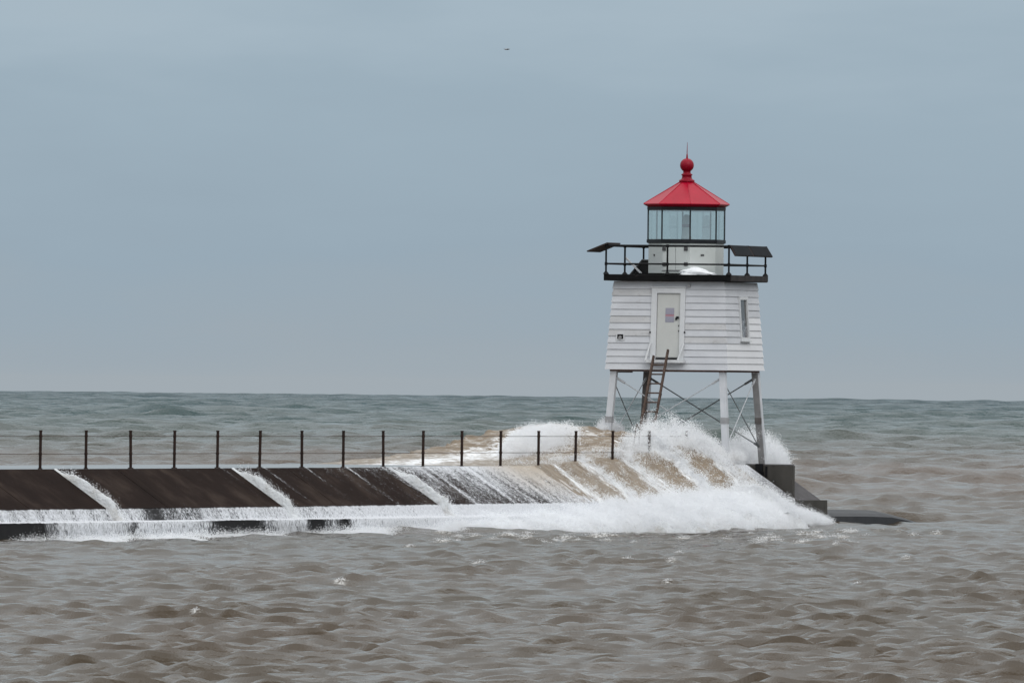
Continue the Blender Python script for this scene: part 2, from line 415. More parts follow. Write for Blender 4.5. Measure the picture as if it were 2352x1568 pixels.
# ------------------------------------------------------------------ the lake: one sheet to beyond the horizon, waves as geometry
CREST = []
def build_lake():
    rows = [90.0, 120, 150, 175, 195, 208]
    def run(z1, a, b):
        z0 = rows[-1]
        while rows[-1] < z1:
            t = (rows[-1] - z0) / (z1 - z0)
            rows.append(rows[-1] + a * (b / a) ** t)
    rows.append(216.0)
    run(500, .20, .48); run(1500, .52, 2.1); run(5000, 2.1, 7.0); run(9400, 7.0, 8.0)
    rows.extend([9500, 10000, 11000, 13500, 18000])
    Y1 = np.array(rows)
    hw = 1176.0 / FPX
    inn = np.linspace(-1.1, 1.1, 290)
    side = np.array([1.2, 1.3, 1.5, 1.8, 2.3, 3, 4.2, 6, 9, 14])
    C1 = np.concatenate([-side[::-1], inn, side]) * hw
    nr, nc = len(Y1), len(C1)
    dY = np.gradient(Y1)
    Y = np.repeat(Y1[:, None], nc, 1); X = Y * C1[None, :]
    DYY = np.repeat(dY[:, None], nc, 1).astype(np.float32)
    # coordinates along / across the breakwater
    rx, ry = X - E0.x, Y - E0.y
    s = rx * D.x + ry * D.y; n = rx * N.x + ry * N.y
    lake = sstep(10.0, -8.0, n - np.maximum(0, s - S_WALL - 14) * 1.2)
    lake = 0.06 + 0.94 * lake
    chop = 1.0 - 0.15 * lake
    gust = .35 + 1.30 * fbm(X * .20, Y * .035, 5, 4)
    chop = chop * gust * (1 - .45 * sstep(9, 3, n) * sstep(-3, 0, n) * sstep(S_WALL + 18, S_WALL + 13, s))
    X0 = X.astype(np.float32); Y0 = Y.astype(np.float32)
    Z = np.zeros_like(X0); DX = np.zeros_like(X0); DY_ = np.zeros_like(X0); fold = np.zeros_like(X0)
    comps = []
    for lam in np.geomspace(.40, 4.5, 66):
        comps.append((lam * rng.uniform(.93, 1.07), R(rng.normal(-96, 24) if rng.uniform() < .76 else rng.normal(-52, 22)), float(np.interp(lam, [.40, .7, 1.0, 1.5, 2.2, 3, 5.5], [.095, .104, .088, .054, .028, .015, .008])), 0))
    for lam in np.geomspace(6.0, 60.0, 30):
        comps.append((lam * rng.uniform(.95, 1.05), R(rng.normal(-78, 26)), .040 * min(1, (18 / lam) ** .85), 1))
    for lam in np.geomspace(1.7, 7.0, 22):
        comps.append((lam * rng.uniform(.95, 1.05), R(rng.normal(-85, 34)), .050, 1))
    for lam, th, sl, kind in comps:
        k = 2 * math.pi / lam; cx, cy = math.cos(th), math.sin(th)
        lamy = lam / max(.35, abs(cy))
        f = np.clip((lamy / DYY - 1.7) / 1.2, 0, 1)
        amp = (sl / k) * f * (lake * (np.interp(Y, [430, 1600], [.40, 1.0]) if lam > 9 else 1.0) if kind else chop)
        amp = amp.astype(np.float32)
        ph = (k * (cx * X0 + cy * Y0) + rng.uniform(0, 6.28)).astype(np.float32)
        sn, cs = np.sin(ph), np.cos(ph)
        Z += amp * sn
        q = .74
        DX -= q * cx * amp * cs * -1.0; DY_ -= q * cy * amp * cs * -1.0
        fold += (amp * k) * sn
    Z -= (Y0 * Y0 + X0 * X0) / (2 * 6.1e6)            # the Earth's curve, which sets the horizon
    V = np.stack([X0 + DX, Y0 + DY_, Z], -1).reshape(-1, 3)
    me = grid_mesh('lake_water', V, nr, nc)
    # foam on breaking crests, more of it where the wave pours into the harbour
    pour = sstep(28, 3, n) * sstep(-1, 2, n) * sstep(s_of(900), s_of(1350), s) * sstep(S_END + 16, S_END + 2, s)
    patch = fbm(X * .35, Y * .12, 21, 3)
    th = .74 - .30 * pour * patch * 1.6 + .06 * lake
    foam = .8 * sstep(th, th + .35, fold) * sstep(.46, .66, patch + .25 * pour) * np.clip(pour * 2 + .7 * (lake - .1), 0, 1)
    # sediment: brown inshore, clearing to green blue far out
    ly = np.log(Y0)
    murk = np.interp(ly, np.log([200, 330, 480, 700, 1000, 1500, 2600, 5000]), [.14, .12, .10, .32, .58, .76, .90, 1.0])
    murk = murk - .10 * sstep(0, 60, X) * sstep(450, 600, Y) * sstep(1300, 700, Y)
    # breaking crests: patches of foam lying on the steepest crests
    vis = (np.abs(X0 / Y0) < hw * 1.05) & (Y0 > 228) & (Y0 < 900) & ((s > S_WALL + 6) | (n > 3.2)) & (fold > .40)
    idx = np.flatnonzero(vis.ravel())
    cv = V[idx].astype(float); cf = fold.ravel()[idx]
    q_ = cv - np.array(CP); zz = q_ @ np.array(_f)
    cpx = 1176 + FPX * (q_ @ np.array(_r)) / zz; cpy = 784 - FPX * (q_ @ np.array(_u)) / zz
    def patch_at(i, w_, deep):
        """foam over a crest: w_ metres along it"""
        c = cv[i]; a = np.searchsorted(Y1, c[1] - 3); b = np.searchsorted(Y1, c[1] + 3)
        dx = (X0[a:b] + DX[a:b]) - c[0]; dy = (Y0[a:b] + DY_[a:b]) - c[1]
        g = np.exp(-(dx / w_) ** 2 - ((dy - dx * .5) / deep) ** 2) * (.6 + .9 * fbm(dx * 5 + i, dy * 2.5, int(i) % 61, 3))
        foam[a:b] = np.maximum(foam[a:b], g * 1.25)
        CREST.append((c, w_))
    for px, py, w_ in [(1975, 1217, .30), (2210, 1230, .16), (1490, 1273, .16), (1628, 1255, .12), (1957, 1326, .12), (1796, 1220, .26), (1628, 1210, .34), (1714, 1212, .32), (1108, 1279, .22),
                       (768, 1336, .13), (1185, 1217, .22), (930, 1248, .14), (2135, 1203, .16), (1320, 1218, .26), (1930, 1214, .34), (1515, 1288, .12), (425, 1390, .09), (2080, 1265, .12), (1862, 1042, .34), (1500, 1330, .10)]:
        d = (cpx - px) ** 2 + (4 * (cpy - py)) ** 2
        near = np.argsort(d)[:60]; patch_at(near[np.argmax(cf[near])], w_ * .85, .24)
    pool = np.flatnonzero((cpx > 980) & (cpx < 1990) & (cpy > 1194) & (cpy < 1246))
    for i in rng.choice(pool, min(70, len(pool)), replace=False): patch_at(i, rng.uniform(.08, .34), rng.uniform(.10, .32))
    attr(me, 'foam', foam); attr(me, 'murk', murk)
    o = link('lake_water', me, M['water'])
    tag(o, 'choppy muddy brown lake water turning teal towards the horizon', kind='structure')
build_lake()

# ------------------------------------------------------------------ breakwater
bw = empty('breakwater', W(20, 0, 0))
tag(bw, 'long dark concrete breakwater with sloping face and white water at its foot', 'breakwater')
bw_inv = Matrix.Translation(-W(20, 0, 0))
def bobj(name, bm, m, uv=False, parent=bw):
    bm.transform(bw_inv)
    o = obj(name, bm, m, parent)
    return o
SLN, SLZ = 1.62, .86            # foot of the slope
STN, STZ = 1.82, .50            # foot of the steep strip
def slope_seg(bm, s0, s1, n0, z0, n1, z1, th=.5, cuts=1):
    """a slab whose outer face runs from (n0,z0) to (n1,z1)"""
    dn, dz = n1 - n0, z1 - z0; L = math.hypot(dn, dz); ox, oz = dz / L * th, -dn / L * th
    hexa(bm, [W(s0, n1 + ox, z1 + oz), W(s1, n1 + ox, z1 + oz), W(s1, n1, z1), W(s0, n1, z1),
              W(s0, n0 + ox, z0 + oz), W(s1, n0 + ox, z0 + oz), W(s1, n0, z0), W(s0, n0, z0)])
# core under everything
bm = bmesh.new()
prof = [(-7, -2), (-7, CAPZ - .12), (-.12, CAPZ - .12), (SLN - .12, SLZ - .10), (STN - .15, STZ - .06), (STN - .15, -2)]
va = [bm.verts.new(W(S_START, n, z)) for n, z in prof]; vb = [bm.verts.new(W(S_END - .02, n, z)) for n, z in prof]
bm.faces.new(va); bm.faces.new(vb[::-1])
for i in range(len(prof)):
    j = (i + 1) % len(prof); bm.faces.new((va[i], va[j], vb[j], vb[i]))
bobj('core', bm, M['slope'])
# joints run down the face where water pours: photo positions along the edge
J = [s_of(124), s_of(532), s_of(893)]
joints = [S_START] + J + [s_of(1195), s_of(1470), S_WALL + .21]
gapw = .20
for i in range(len(joints) - 1):
    a = joints[i] + (gapw if 0 < i <= 3 else .012); b = joints[i + 1] - (.02 if i + 1 in (1, 2, 3) else .012)
    # every panel was cast in three lifts with a fine seam between
    k = 3
    for q in range(k):
        u0 = a + (b - a) * q / k + (.008 if q else 0); u1 = a + (b - a) * (q + 1) / k - (.008 if q < k - 1 else 0)
        pr = random.uniform(-.012, .012)
        bm = bmesh.new()
        slope_seg(bm, u0, u1, 0.0 + pr, CAPZ - .002, SLN + pr, SLZ, .12)
        o = bobj('slope_panel', bm, M['slope'])
        uvl = o.data.uv_layers.new(name='UVMap')
        for lp in o.data.loops:
            co = o.data.vertices[lp.vertex_index].co
            w = Vector(co) + W(20, 0, 0)
            r = w - E0
            uvl.data[lp.index].uv = (r.dot(D), math.hypot(r.dot(N), r.z))
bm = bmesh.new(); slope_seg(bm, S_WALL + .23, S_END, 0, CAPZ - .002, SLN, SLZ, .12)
o = bobj('slope_panel', bm, M['conc']); o['label'] = 'pale grey end panel of the slope'  # coloured paler than the other slope panels and the end wall
cuts = [S_START, -4, 5.5, 17, 28.5, 40, 51.5, S_END]
fcut = cuts[:-1] + [S_WALL - .4]
for i in range(len(cuts) - 1):
    bm = bmesh.new(); slope_seg(bm, cuts[i] + .008, cuts[i + 1] - .008, SLN + .004, SLZ - .012, STN, STZ, .12)
    bobj('toe_strip', bm, M['conc_wet'])
    bm = bmesh.new()
    hexa(bm, [W(fcut[i] + .006, -1, -2), W(fcut[i + 1] - .006, -1, -2), W(fcut[i + 1] - .006, 2.22, -2), W(fcut[i] + .006, 2.22, -2),
              W(fcut[i] + .006, -1, STZ - .004), W(fcut[i + 1] - .006, -1, STZ - .004), W(fcut[i + 1] - .006, 2.16, STZ - .02), W(fcut[i] + .006, 2.16, STZ - .02)])
    bobj('footing_block', bm, M['conc_wet'])
    bm = bmesh.new()
    hexa(bm, [W(cuts[i] + .006, -7.02, CAPZ - .118), W(cuts[i + 1] - .006, -7.02, CAPZ - .118), W(cuts[i + 1] - .006, -.02, CAPZ - .118), W(cuts[i] + .006, -.02, CAPZ - .118),
              W(cuts[i] + .006, -7.02, CAPZ + .004), W(cuts[i + 1] - .006, -7.02, CAPZ + .004), W(cuts[i + 1] - .006, -.015, CAPZ + .004), W(cuts[i] + .006, -.015, CAPZ + .004)])
    bobj('cap_slab', bm, M['cap'])
# steep wall below the slope foot at the pier end
bm = bmesh.new()
hexa(bm, [W(S_WALL - 1.5, SLN - .3, -1), W(S_END + .02, SLN - .3, -1), W(S_END + .02, STN + .05, -1), W(S_WALL - 1.5, STN + .05, -1),
          W(S_WALL - 1.5, SLN - .3, SLZ - .004), W(S_END + .02, SLN - .3, SLZ - .004), W(S_END + .02, STN + .02, SLZ - .004), W(S_WALL - 1.5, STN + .02, SLZ - .004)])
bobj('end_step', bm, M['conc_wall'])
# the upright wall closing the slope
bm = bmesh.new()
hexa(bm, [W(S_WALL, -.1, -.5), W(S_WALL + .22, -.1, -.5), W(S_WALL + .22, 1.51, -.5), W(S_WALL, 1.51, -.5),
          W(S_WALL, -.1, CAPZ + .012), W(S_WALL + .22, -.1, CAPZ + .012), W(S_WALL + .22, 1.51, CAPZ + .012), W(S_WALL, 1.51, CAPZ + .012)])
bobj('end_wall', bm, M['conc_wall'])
bm = bmesh.new()   # pale lip along its top
hexa(bm, [W(S_WALL + .004, -.1, CAPZ + .014), W(S_WALL + .215, -.1, CAPZ + .014), W(S_WALL + .215, 1.49, CAPZ + .014), W(S_WALL + .004, 1.49, CAPZ + .014),
          W(S_WALL + .02, -.1, CAPZ + .05), W(S_WALL + .215, -.1, CAPZ + .05), W(S_WALL + .215, 1.48, CAPZ + .05), W(S_WALL + .02, 1.48, CAPZ + .05)])
bobj('wall_lip', bm, M['conc'])
bm = bmesh.new()   # black iron bracket bolted on the wall
a = W(S_WALL - .002, .40, 0); 
for n0, n1, z0, z1, t in ((.28, .52, CAPZ - .20, CAPZ + .06, .09), (.30, .42, CAPZ - .42, CAPZ - .20, .05), (.60, .66, CAPZ - .36, CAPZ - .02, .04), (.45, .55, CAPZ - .36, CAPZ - .20, .06)):
    hexa(bm, [W(S_WALL - t, n0, z0), W(S_WALL - .003, n0, z0), W(S_WALL - .003, n1, z0), W(S_WALL - t, n1, z0),
              W(S_WALL - t, n0, z1), W(S_WALL - .003, n0, z1), W(S_WALL - .003, n1, z1), W(S_WALL - t, n1, z1)])
bobj('iron_bracket', bm, M['black'])
# low footing running on past the end, dipping under water
bm = bmesh.new()
secs = [(S_WALL - .3, .55, .46), (S_WALL + 3, .54, .44), (S_WALL + 6, .53, .42), (S_WALL + 8.4, .50, .38), (S_WALL + 10, .38, .26), (S_WALL + 12, .12, .04), (S_WALL + 14, -.4, -.5)]
rings = []
for s_, zt, zs in secs:
    rings.append([bm.verts.new(W(s_, n_, z_)) for n_, z_ in ((-2, -1.5), (-2, zt), (1.25, zt), (1.75, zs), (1.95, zs - .10), (2.0, -1.5))])
for i in range(len(rings) - 1):
    for k in range(6):
        j = (k + 1) % 6; bm.faces.new((rings[i][k], rings[i][j], rings[i + 1][j], rings[i + 1][k]))
bm.faces.new(rings[0]); bm.faces.new(rings[-1][::-1])
bobj('low_footing', bm, M['footing'])

# ------------------------------------------------------------------ fence on the cap
post_px = [98, 203, 306, 406, 505, 602, 699, 794, 886, 977, 1066, 1155, 1242, 1327, 1412, 1497, 1581]
post_s = [s_of(p) for p in post_px]
step = np.mean(np.diff(post_s))
post_s = [post_s[0] - step * k for k in (3, 2, 1)] + post_s
fence = empty('pier_fence', W(post_s[0], -.08, CAPZ))
tag(fence, 'rusty pipe fence posts strung with two thin cables along the breakwater edge', 'fence')
f_inv = -W(post_s[0], -.08, CAPZ)
PH = 1.07
bm = bmesh.new()
tube(bm, [(0, 0, -.02), (0, 0, PH)], .042, 10)
tube(bm, [(0, 0, PH - .01), (0, 0, PH + .025)], .050, 10)
box(bm, -.058, .058, -.058, .058, -.02, .03)
for z_ in (.43, .93): tube(bm, [(0, 0, z_ - .03), (0, 0, z_ + .03)], .050, 10)
pm = None
for k, s_ in enumerate(post_s):
    if pm is None:
        o = obj('post', bm, M['rust_post'], fence); pm = o.data
    else:
        o = link('post', pm, None, fence)
    o.location = W(s_, -.08, CAPZ) + f_inv
    o.rotation_euler = (R(random.uniform(-.7, .7)), R(random.uniform(-.4, 1.2)), random.uniform(0, 3))
for zz in (.43, .93):
    bm = bmesh.new(); pts = []
    for i in range(len(post_s) - 1):
        for t in (0, .25, .5, .75):
            s_ = post_s[i] + (post_s[i + 1] - post_s[i]) * t
            pts.append(W(s_, -.08 - .055, CAPZ + zz - .03 * t * (1 - t)) + f_inv)
    pts.append(W(post_s[-1], -.135, CAPZ + zz) + f_inv)
    tube(bm, pts, .0085, 5)
    obj('cable', bm, M['rust'], fence)

# ------------------------------------------------------------------ lighthouse
LROT = R(-17.5)
LX = Vector((math.cos(LROT), math.sin(LROT), 0)); LY = Vector((-math.sin(LROT), math.cos(LROT), 0))
s_c = S_WALL - .35
nn = np.linspace(-6, 2, 400)
pxs = [project(W(s_c, n_, 6.2))[0] for n_ in nn]
n_c = float(np.interp(1574.0, pxs, nn))
LC = W(s_c, n_c, CAPZ)
LD = LC.y
def zpy(py, px=1574, depth=None): return P(px, py, depth or LD).z - CAPZ
def front(px, py, b):       # ray meets the plane y = b of the lighthouse's own frame -> (x, z)
    d = ray(px, py); o = CP - LC
    t = (b - o.dot(LY)) / d.dot(LY); p = o + d * t
    return p.dot(LX), p.z
def side(px, py, a):        # ray meets the plane x = a -> (y, z)
    d = ray(px, py); o = CP - LC
    t = (a - o.dot(LX)) / d.dot(LX); p = o + d * t
    return p.dot(LY), p.z
lh = empty('lighthouse', LC, LROT)
tag(lh, 'small white clapboard lighthouse on four steel legs with a red lantern roof', 'lighthouse')
HB, HT = zpy(849.5), zpy(647.5)
AB, AT = 2.015, 1.822
def ah(z): return AB + (AT - AB) * (z - HB) / (HT - HB)

def on_face(k, u, z, off):
    """point on wall k (0 front, 1 right, 2 back, 3 left): u along the wall, off outwards"""
    a = ah(z) + off
    return [(u, -a, z), (a, u, z), (-u, a, z), (-a, -u, z)][k]
# inner wall
bm = bmesh.new()
hexa(bm, [on_face(0, -ah(HB) + .05, HB, -.05), on_face(0, ah(HB) - .05, HB, -.05), on_face(2, -ah(HB) + .05, HB, -.05), on_face(2, ah(HB) - .05, HB, -.05),
          on_face(0, -ah(HT) + .05, HT, -.05), on_face(0, ah(HT) - .05, HT, -.05), on_face(2, -ah(HT) + .05, HT, -.05), on_face(2, ah(HT) - .05, HT, -.05)])
obj('house_wall', bm, M['board_old'], lh)
# door opening and window opening in wall coordinates
dl, _ = front(1508, 750, -1.93); dr, _ = front(1562, 750, -1.93)
fl, _ = front(1495.5, 750, -1.93); fr, _ = front(1573, 750, -1.93)
_, dtop = front(1535, 673, -1.90); _, dbot = front(1535, 821, -1.97)
_, ftop = front(1535, 660.5, -1.90); _, fbot = front(1535, 832, -1.98)
wl, wt = side(1695.5, 681, 1.90); wr, wb = side(1716.5, 782, 1.94)
wl2, _ = side(1698, 730, 1.92); wr2, _ = side(1717, 730, 1.92)
wl, wr = wl2, wr2
def clap(k, u0, u1, z0, z1, m, c0=False, c1=False):
    """one board, thicker at its lower edge; c0/c1: mitred at the corner of the house"""
    ob, ot, oi = .036, .010, -.03
    def pt(z, o, end):
        if end == 0: u = -(ah(z) + o) if c0 else u0
        else: u = (ah(z) + o) if c1 else u1
        return on_face(k, u, z, o)
    bm = bmesh.new()
    hexa(bm, [pt(z0, ob, 0), pt(z0, ob, 1), pt(z0, oi, 1), pt(z0, oi, 0), pt(z1, ot, 0), pt(z1, ot, 1), pt(z1, oi, 1), pt(z1, oi, 0)])
    return obj('clapboard', bm, m, lh)
NB = 13
rowh = (zpy(661.0) - HB) / (NB - 1) if False else .2135
for k in range(4):
    z0 = HB
    for r_ in range(20):
        if z0 > HT - .03: break
        z1 = min(z0 + rowh - .004, HT - .003)
        if HT - z1 < .09: z1 = HT - .003
        mm = M['board'] if random.random() < .8 else M['board_old']
        zc = (z0 + z1) / 2
        jit = random.uniform(-.003, .003)
        if k == 0 and z1 > fbot and z0 < ftop:
            clap(k, 0, fl - .004, z0 + jit, z1 + jit, mm, True, False)
            clap(k, fr + .004, 0, z0 + jit, z1 + jit, M['board'] if random.random() < .8 else M['board_old'], False, True)
            if z1 > ftop + .06: clap(k, fl, fr, max(z0, ftop + .034), z1, M['board'])
            if z0 < fbot - .03: clap(k, fl, fr, z0, fbot - .004, M['board'])
        elif k == 1 and z1 > wb and z0 < wt:
            if z1 > wt + .02: clap(k, wl, wr, wt + .004, z1, M['board'])
            if z0 < wb - .06: clap(k, wl, wr, z0, wb - .05, M['board_new'])
            clap(k, 0, wl - .004, z0 + jit, z1 + jit, M['board'], True, False)
            clap(k, wr + .004, 0, z0 + jit, z1 + jit, M['board_new'] if r_ < 8 else M['board'], False, True)
        elif k == 1:
            clap(k, 0, 0, z0 + jit, z1 + jit, M['board_new'] if r_ < 5 else mm, True, True)
        else:
            clap(k, 0, 0, z0 + jit, z1 + jit, mm, True, True)
        z0 = z1 + .004
        if z1 > HT - .01: break

def slab(k, u0, u1, z0, z1, o0, o1):
    bm = bmesh.new()
    hexa(bm, [on_face(k, u0, z0, o1), on_face(k, u1, z0, o1), on_face(k, u1, z0, o0), on_face(k, u0, z0, o0),
              on_face(k, u0, z1, o1), on_face(k, u1, z1, o1), on_face(k, u1, z1, o0), on_face(k, u0, z1, o0)])
    return bm
# door
door = obj('door', slab(0, dl + .012, dr - .012, dbot + .01, dtop - .012, -.04, .004), M['door'], lh)
nl, nz1 = front(1528, 707, -1.93); nr_, nz0 = front(1547.5, 740, -1.93)
obj('notice', slab(0, nl, nr_, nz0, nz1, .006, .012), M['notice'], door)
hx, hz = front(1556.5, 731, -1.93)
bm = bmesh.new()
for args in ((-.05, .03, -.01, .06), (-.075, -.03, -.055, .02)):
    b2 = slab(0, hx + args[0], hx + args[1], hz + args[2], hz + args[3], .005, .05)
    me_ = bpy.data.meshes.new('tmp'); b2.to_mesh(me_); b2.free(); bm.from_mesh(me_); bpy.data.meshes.remove(me_)
obj('handle', bm, M['black'], door)
for py_ in (748, 760):
    kx, kz = front(1558.5, py_, -1.94)
    obj('keyhole', slab(0, kx - .014, kx + .014, kz - .024, kz + .024, .005, .012), M['dark'], door)
obj('door_gap', slab(0, dl + .001, dl + .0115, dbot + .012, dtop - .014, -.045, -.02), M['dark'], lh)
# frame: two jambs and a head
frm = obj('door_frame', slab(0, fl, dl, fbot, ftop, -.03, .062), M['trim'], lh)
obj('jamb', slab(0, dr, fr, fbot, ftop, -.03, .062), M['trim'], frm)
obj('head', slab(0, dl + .001, dr - .001, dtop, ftop - .004, -.03, .060), M['trim'], frm)
obj('drip_cap', slab(0, fl - .03, fr + .03, ftop + .001, ftop + .03, -.03, .085), M['trim'], frm)
for px_, in ((1494,), (1573.5,)):
    bx_, bz_ = front(px_, 763, -1.96)
    obj('bolt', slab(0, bx_ - .022, bx_ + .022, bz_ - .028, bz_ + .028, .063, .085), M['dark'], frm)
# step below the door with two slanting grab bars
sx0, _ = front(1484, 830, -2.2); sx1, _ = front(1571, 830, -2.2); _, sz1 = front(1535, 826, -2.2); _, sz0 = front(1535, 833, -2.2)
stp = obj('door_step', slab(0, sx0, sx1, sz0, sz1, .04, .26), M['trim'], lh)
obj('threshold', slab(0, fl + .06, fr - .02, sz1 + .003, sz1 + .05, .01, .05), M['dark'], stp)
for (pa, pb) in (((1494, 787), (1481.5, 829)), ((1570.5, 789), (1556, 828))):
    ax, az = front(pa[0], pa[1], -2.04); bx_, bz_ = front(pb[0], pb[1], -2.22)
    bm = bmesh.new(); tube(bm, [(ax, -2.04, az), (bx_, -2.22, bz_)], .030, 8)
    obj('grab_bar', bm, M['trim'], lh)
# vent with a pipe mouth
vx0, vz1 = front(1416, 765, -1.97); vx1, vz0 = front(1434.5, 781, -1.97)
vent = obj('vent', slab(0, vx0, vx1, vz0, vz1, .03, .055), M['trim'], lh)
obj('vent_opening', slab(0, vx0 + .035, vx1 - .035, vz0 + .04, vz1 - .03, .05, .060), M['dark'], vent)
bm = bmesh.new(); cxv = (vx0 + vx1) / 2; czv = (vz0 + vz1) / 2 - .02
tube(bm, [(cxv, -(ah(czv) + .055), czv), (cxv, -(ah(czv) + .10), czv - .01)], .052, 12)
obj('pipe_mouth', bm, M['grey'], vent)
# lamp fitting over the door
lx, lz = front(1582, 657, -1.90)
bm = slab(0, lx - .03, lx + .05, lz - .03, lz + .05, .02, .10)
obj('light_fitting', bm, M['grey'], lh)
# window on the right wall
win = obj('window', slab(1, wl + .09, wr - .09, wb + .10, wt - .10, -.02, .012), M['pane'], lh)
bm = bmesh.new()
for (u0, u1, z0, z1, o1) in ((wl, wl + .09, wb, wt, .066), (wr - .09, wr, wb, wt, .066), (wl + .091, wr - .091, wt - .10, wt - .001, .064), (wl + .091, wr - .091, wb + .001, wb + .10, .064)):
    b2 = slab(1, u0, u1, z0, z1, -.03, o1); me_ = bpy.data.meshes.new('tmp'); b2.to_mesh(me_); b2.free(); bm.from_mesh(me_); bpy.data.meshes.remove(me_)
obj('window_frame', bm, M['trim'], win)
obj('window_sill', slab(1, wl - .05, wr + .05, wb - .045, wb - .002, 0, .11), M['trim'], win)
# floor beams under the house
bm = bmesh.new()
for y_ in (-1.85, 1.85): box(bm, -1.92, 1.92, y_ - .06, y_ + .06, HB - .062, HB - .003)
for x_ in (-1.85, 1.85): box(bm, x_ - .06, x_ + .06, -1.788, 1.788, HB - .062, HB - .003)
obj('floor_beam', bm, M['beam'], lh)
bm = bmesh.new(); box(bm, -1.6, 1.6, -1.7, 1.7, HB - .03, HB - .001); obj('floor', bm, M['beam'], lh)
bx_, bz_ = front(1435, 853, -1.6)
bm = bmesh.new(); box(bm, bx_ - .22, bx_ + .22, -1.75, -1.45, HB - .10, HB - .064); obj('drain_cover', bm, M['rust'], lh)

# legs: built-up steel, leaning out
LT, LB = 1.80, 2.02
corner = [(-1, -1), (1, -1), (1, 1), (-1, 1)]
def legpt(c, z):
    r = LB + (LT - LB) * z / HB
    return Vector((c[0] * r, c[1] * r, z))
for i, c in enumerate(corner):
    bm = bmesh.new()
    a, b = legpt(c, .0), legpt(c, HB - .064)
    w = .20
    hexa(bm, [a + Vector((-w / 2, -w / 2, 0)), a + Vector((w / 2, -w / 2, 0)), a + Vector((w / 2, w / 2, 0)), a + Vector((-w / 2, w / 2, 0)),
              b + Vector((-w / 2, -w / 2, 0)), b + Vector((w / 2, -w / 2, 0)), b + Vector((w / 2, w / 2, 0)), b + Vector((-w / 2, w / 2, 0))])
    lg = obj('leg', bm, M['leg_white'] if i < 2 else M['leg_grey' if i == 2 else 'leg_dark'], lh)  # front legs white, rear right mid grey, rear left dark brown
    bm = bmesh.new()
    for z_ in (1.42, ):                       # splice plate
        p = legpt(c, z_); box(bm, p.x - w / 2 - .012, p.x + w / 2 + .012, p.y - w / 2 - .012, p.y + w / 2 + .012, z_ - .10, z_ + .10)
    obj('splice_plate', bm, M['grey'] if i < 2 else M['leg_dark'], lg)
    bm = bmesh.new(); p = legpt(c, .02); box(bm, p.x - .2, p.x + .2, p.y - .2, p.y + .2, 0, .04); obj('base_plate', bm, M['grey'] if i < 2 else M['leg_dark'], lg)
    if i >= 2:                                # pale flange on the right-hand side
        bm = bmesh.new()
        e = Vector((w / 2 + .014, 0, 0)); f_ = Vector((.012, 0, 0)); g = Vector((0, .10, 0))
        hexa(bm, [a + e - f_ - g, a + e + f_ - g, a + e + f_ + g, a + e - f_ + g, b + e - f_ - g, b + e + f_ - g, b + e + f_ + g, b + e - f_ + g])
        obj('flange', bm, M['leg_white'], lg)
# cross rods
zt_, zb_ = HB - .22, .55
pairs = [(0, 1, -.06, 'rod_light'), (1, 0, .0, 'rod_light'), (1, 2, -.06, 'rod'), (2, 1, 0, 'rod_light'), (3, 2, .06, 'rod'), (2, 3, .0, 'rod'), (0, 3, .06, 'rod'), (3, 0, 0, 'rod_light')]
for a, b, off, mk in pairs:
    pa, pb = legpt(corner[a], zt_), legpt(corner[b], zb_)
    c_ = (pa + pb) / 2; c_.z = 0
    sh = c_.normalized() * off
    bm = bmesh.new(); tube(bm, [pa + sh, pb + sh], .021 if (a, b) in ((3, 2), (2, 3)) else .017, 6)
    d_ = (pb - pa).normalized()
    tube(bm, [pa + sh + d_ * .10, pa + sh + d_ * .42], .040, 6)      # turnbuckle fork
    tube(bm, [pb + sh - d_ * .10, pb + sh - d_ * .30], .040, 6)
    obj('brace_rod', bm, M[mk], lh)

# gallery
DB, DT = HT + .012, zpy(632.0)
DH = 2.10
bm = bmesh.new(); box(bm, -DH, DH, -DH, DH, DB, DT)
bmesh.ops.bevel(bm, geom=bm.edges[:], offset=.015, segments=1, affect='EDGES')
deck = obj('gallery_deck', bm, M['deck'], lh)
bm = bmesh.new(); box(bm, DH + .001, DH + .02, -DH + .04, DH - .02, DB + .02, DT - .005); obj('edge_plate', bm, M['deck_worn'], deck)
bm = bmesh.new(); box(bm, -1.25, .2, -1.52, -1.24, DT + .001, DT + .05); obj('kick_board', bm, M['deck'], deck)
RT, RM = zpy(566.5), zpy(608)
rail = empty('guard_rail', (0, 0, DT)); rail.parent = lh
pp = DH - .06
corn = [(-pp, -pp), (pp, -pp), (pp, pp), (-pp, pp)]
for i in range(4):
    a = corn[i]; b = corn[(i + 1) % 4]
    for z_ in (RT, RM):
        bm = bmesh.new(); tube(bm, [(a[0], a[1], z_ - DT), (b[0], b[1], z_ - DT)], .034 if z_ == RT else .027, 8)
        obj('rail_pipe', bm, M['black'], rail)
    for p in (a, ((a[0] + b[0]) / 2, (a[1] + b[1]) / 2)):
        bm = bmesh.new(); tube(bm, [(p[0], p[1], 0), (p[0], p[1], RT - DT)], .032, 8)
        tube(bm, [(p[0], p[1], 0), (p[0], p[1], .03), (p[0], p[1], .09)], [.10, .09, .035], 8)
        for z_ in (RM, RT): tube(bm, [(p[0], p[1], z_ - DT - .05), (p[0], p[1], z_ - DT + .045)], .048, 8)
        obj('post', bm, M['black'], rail)

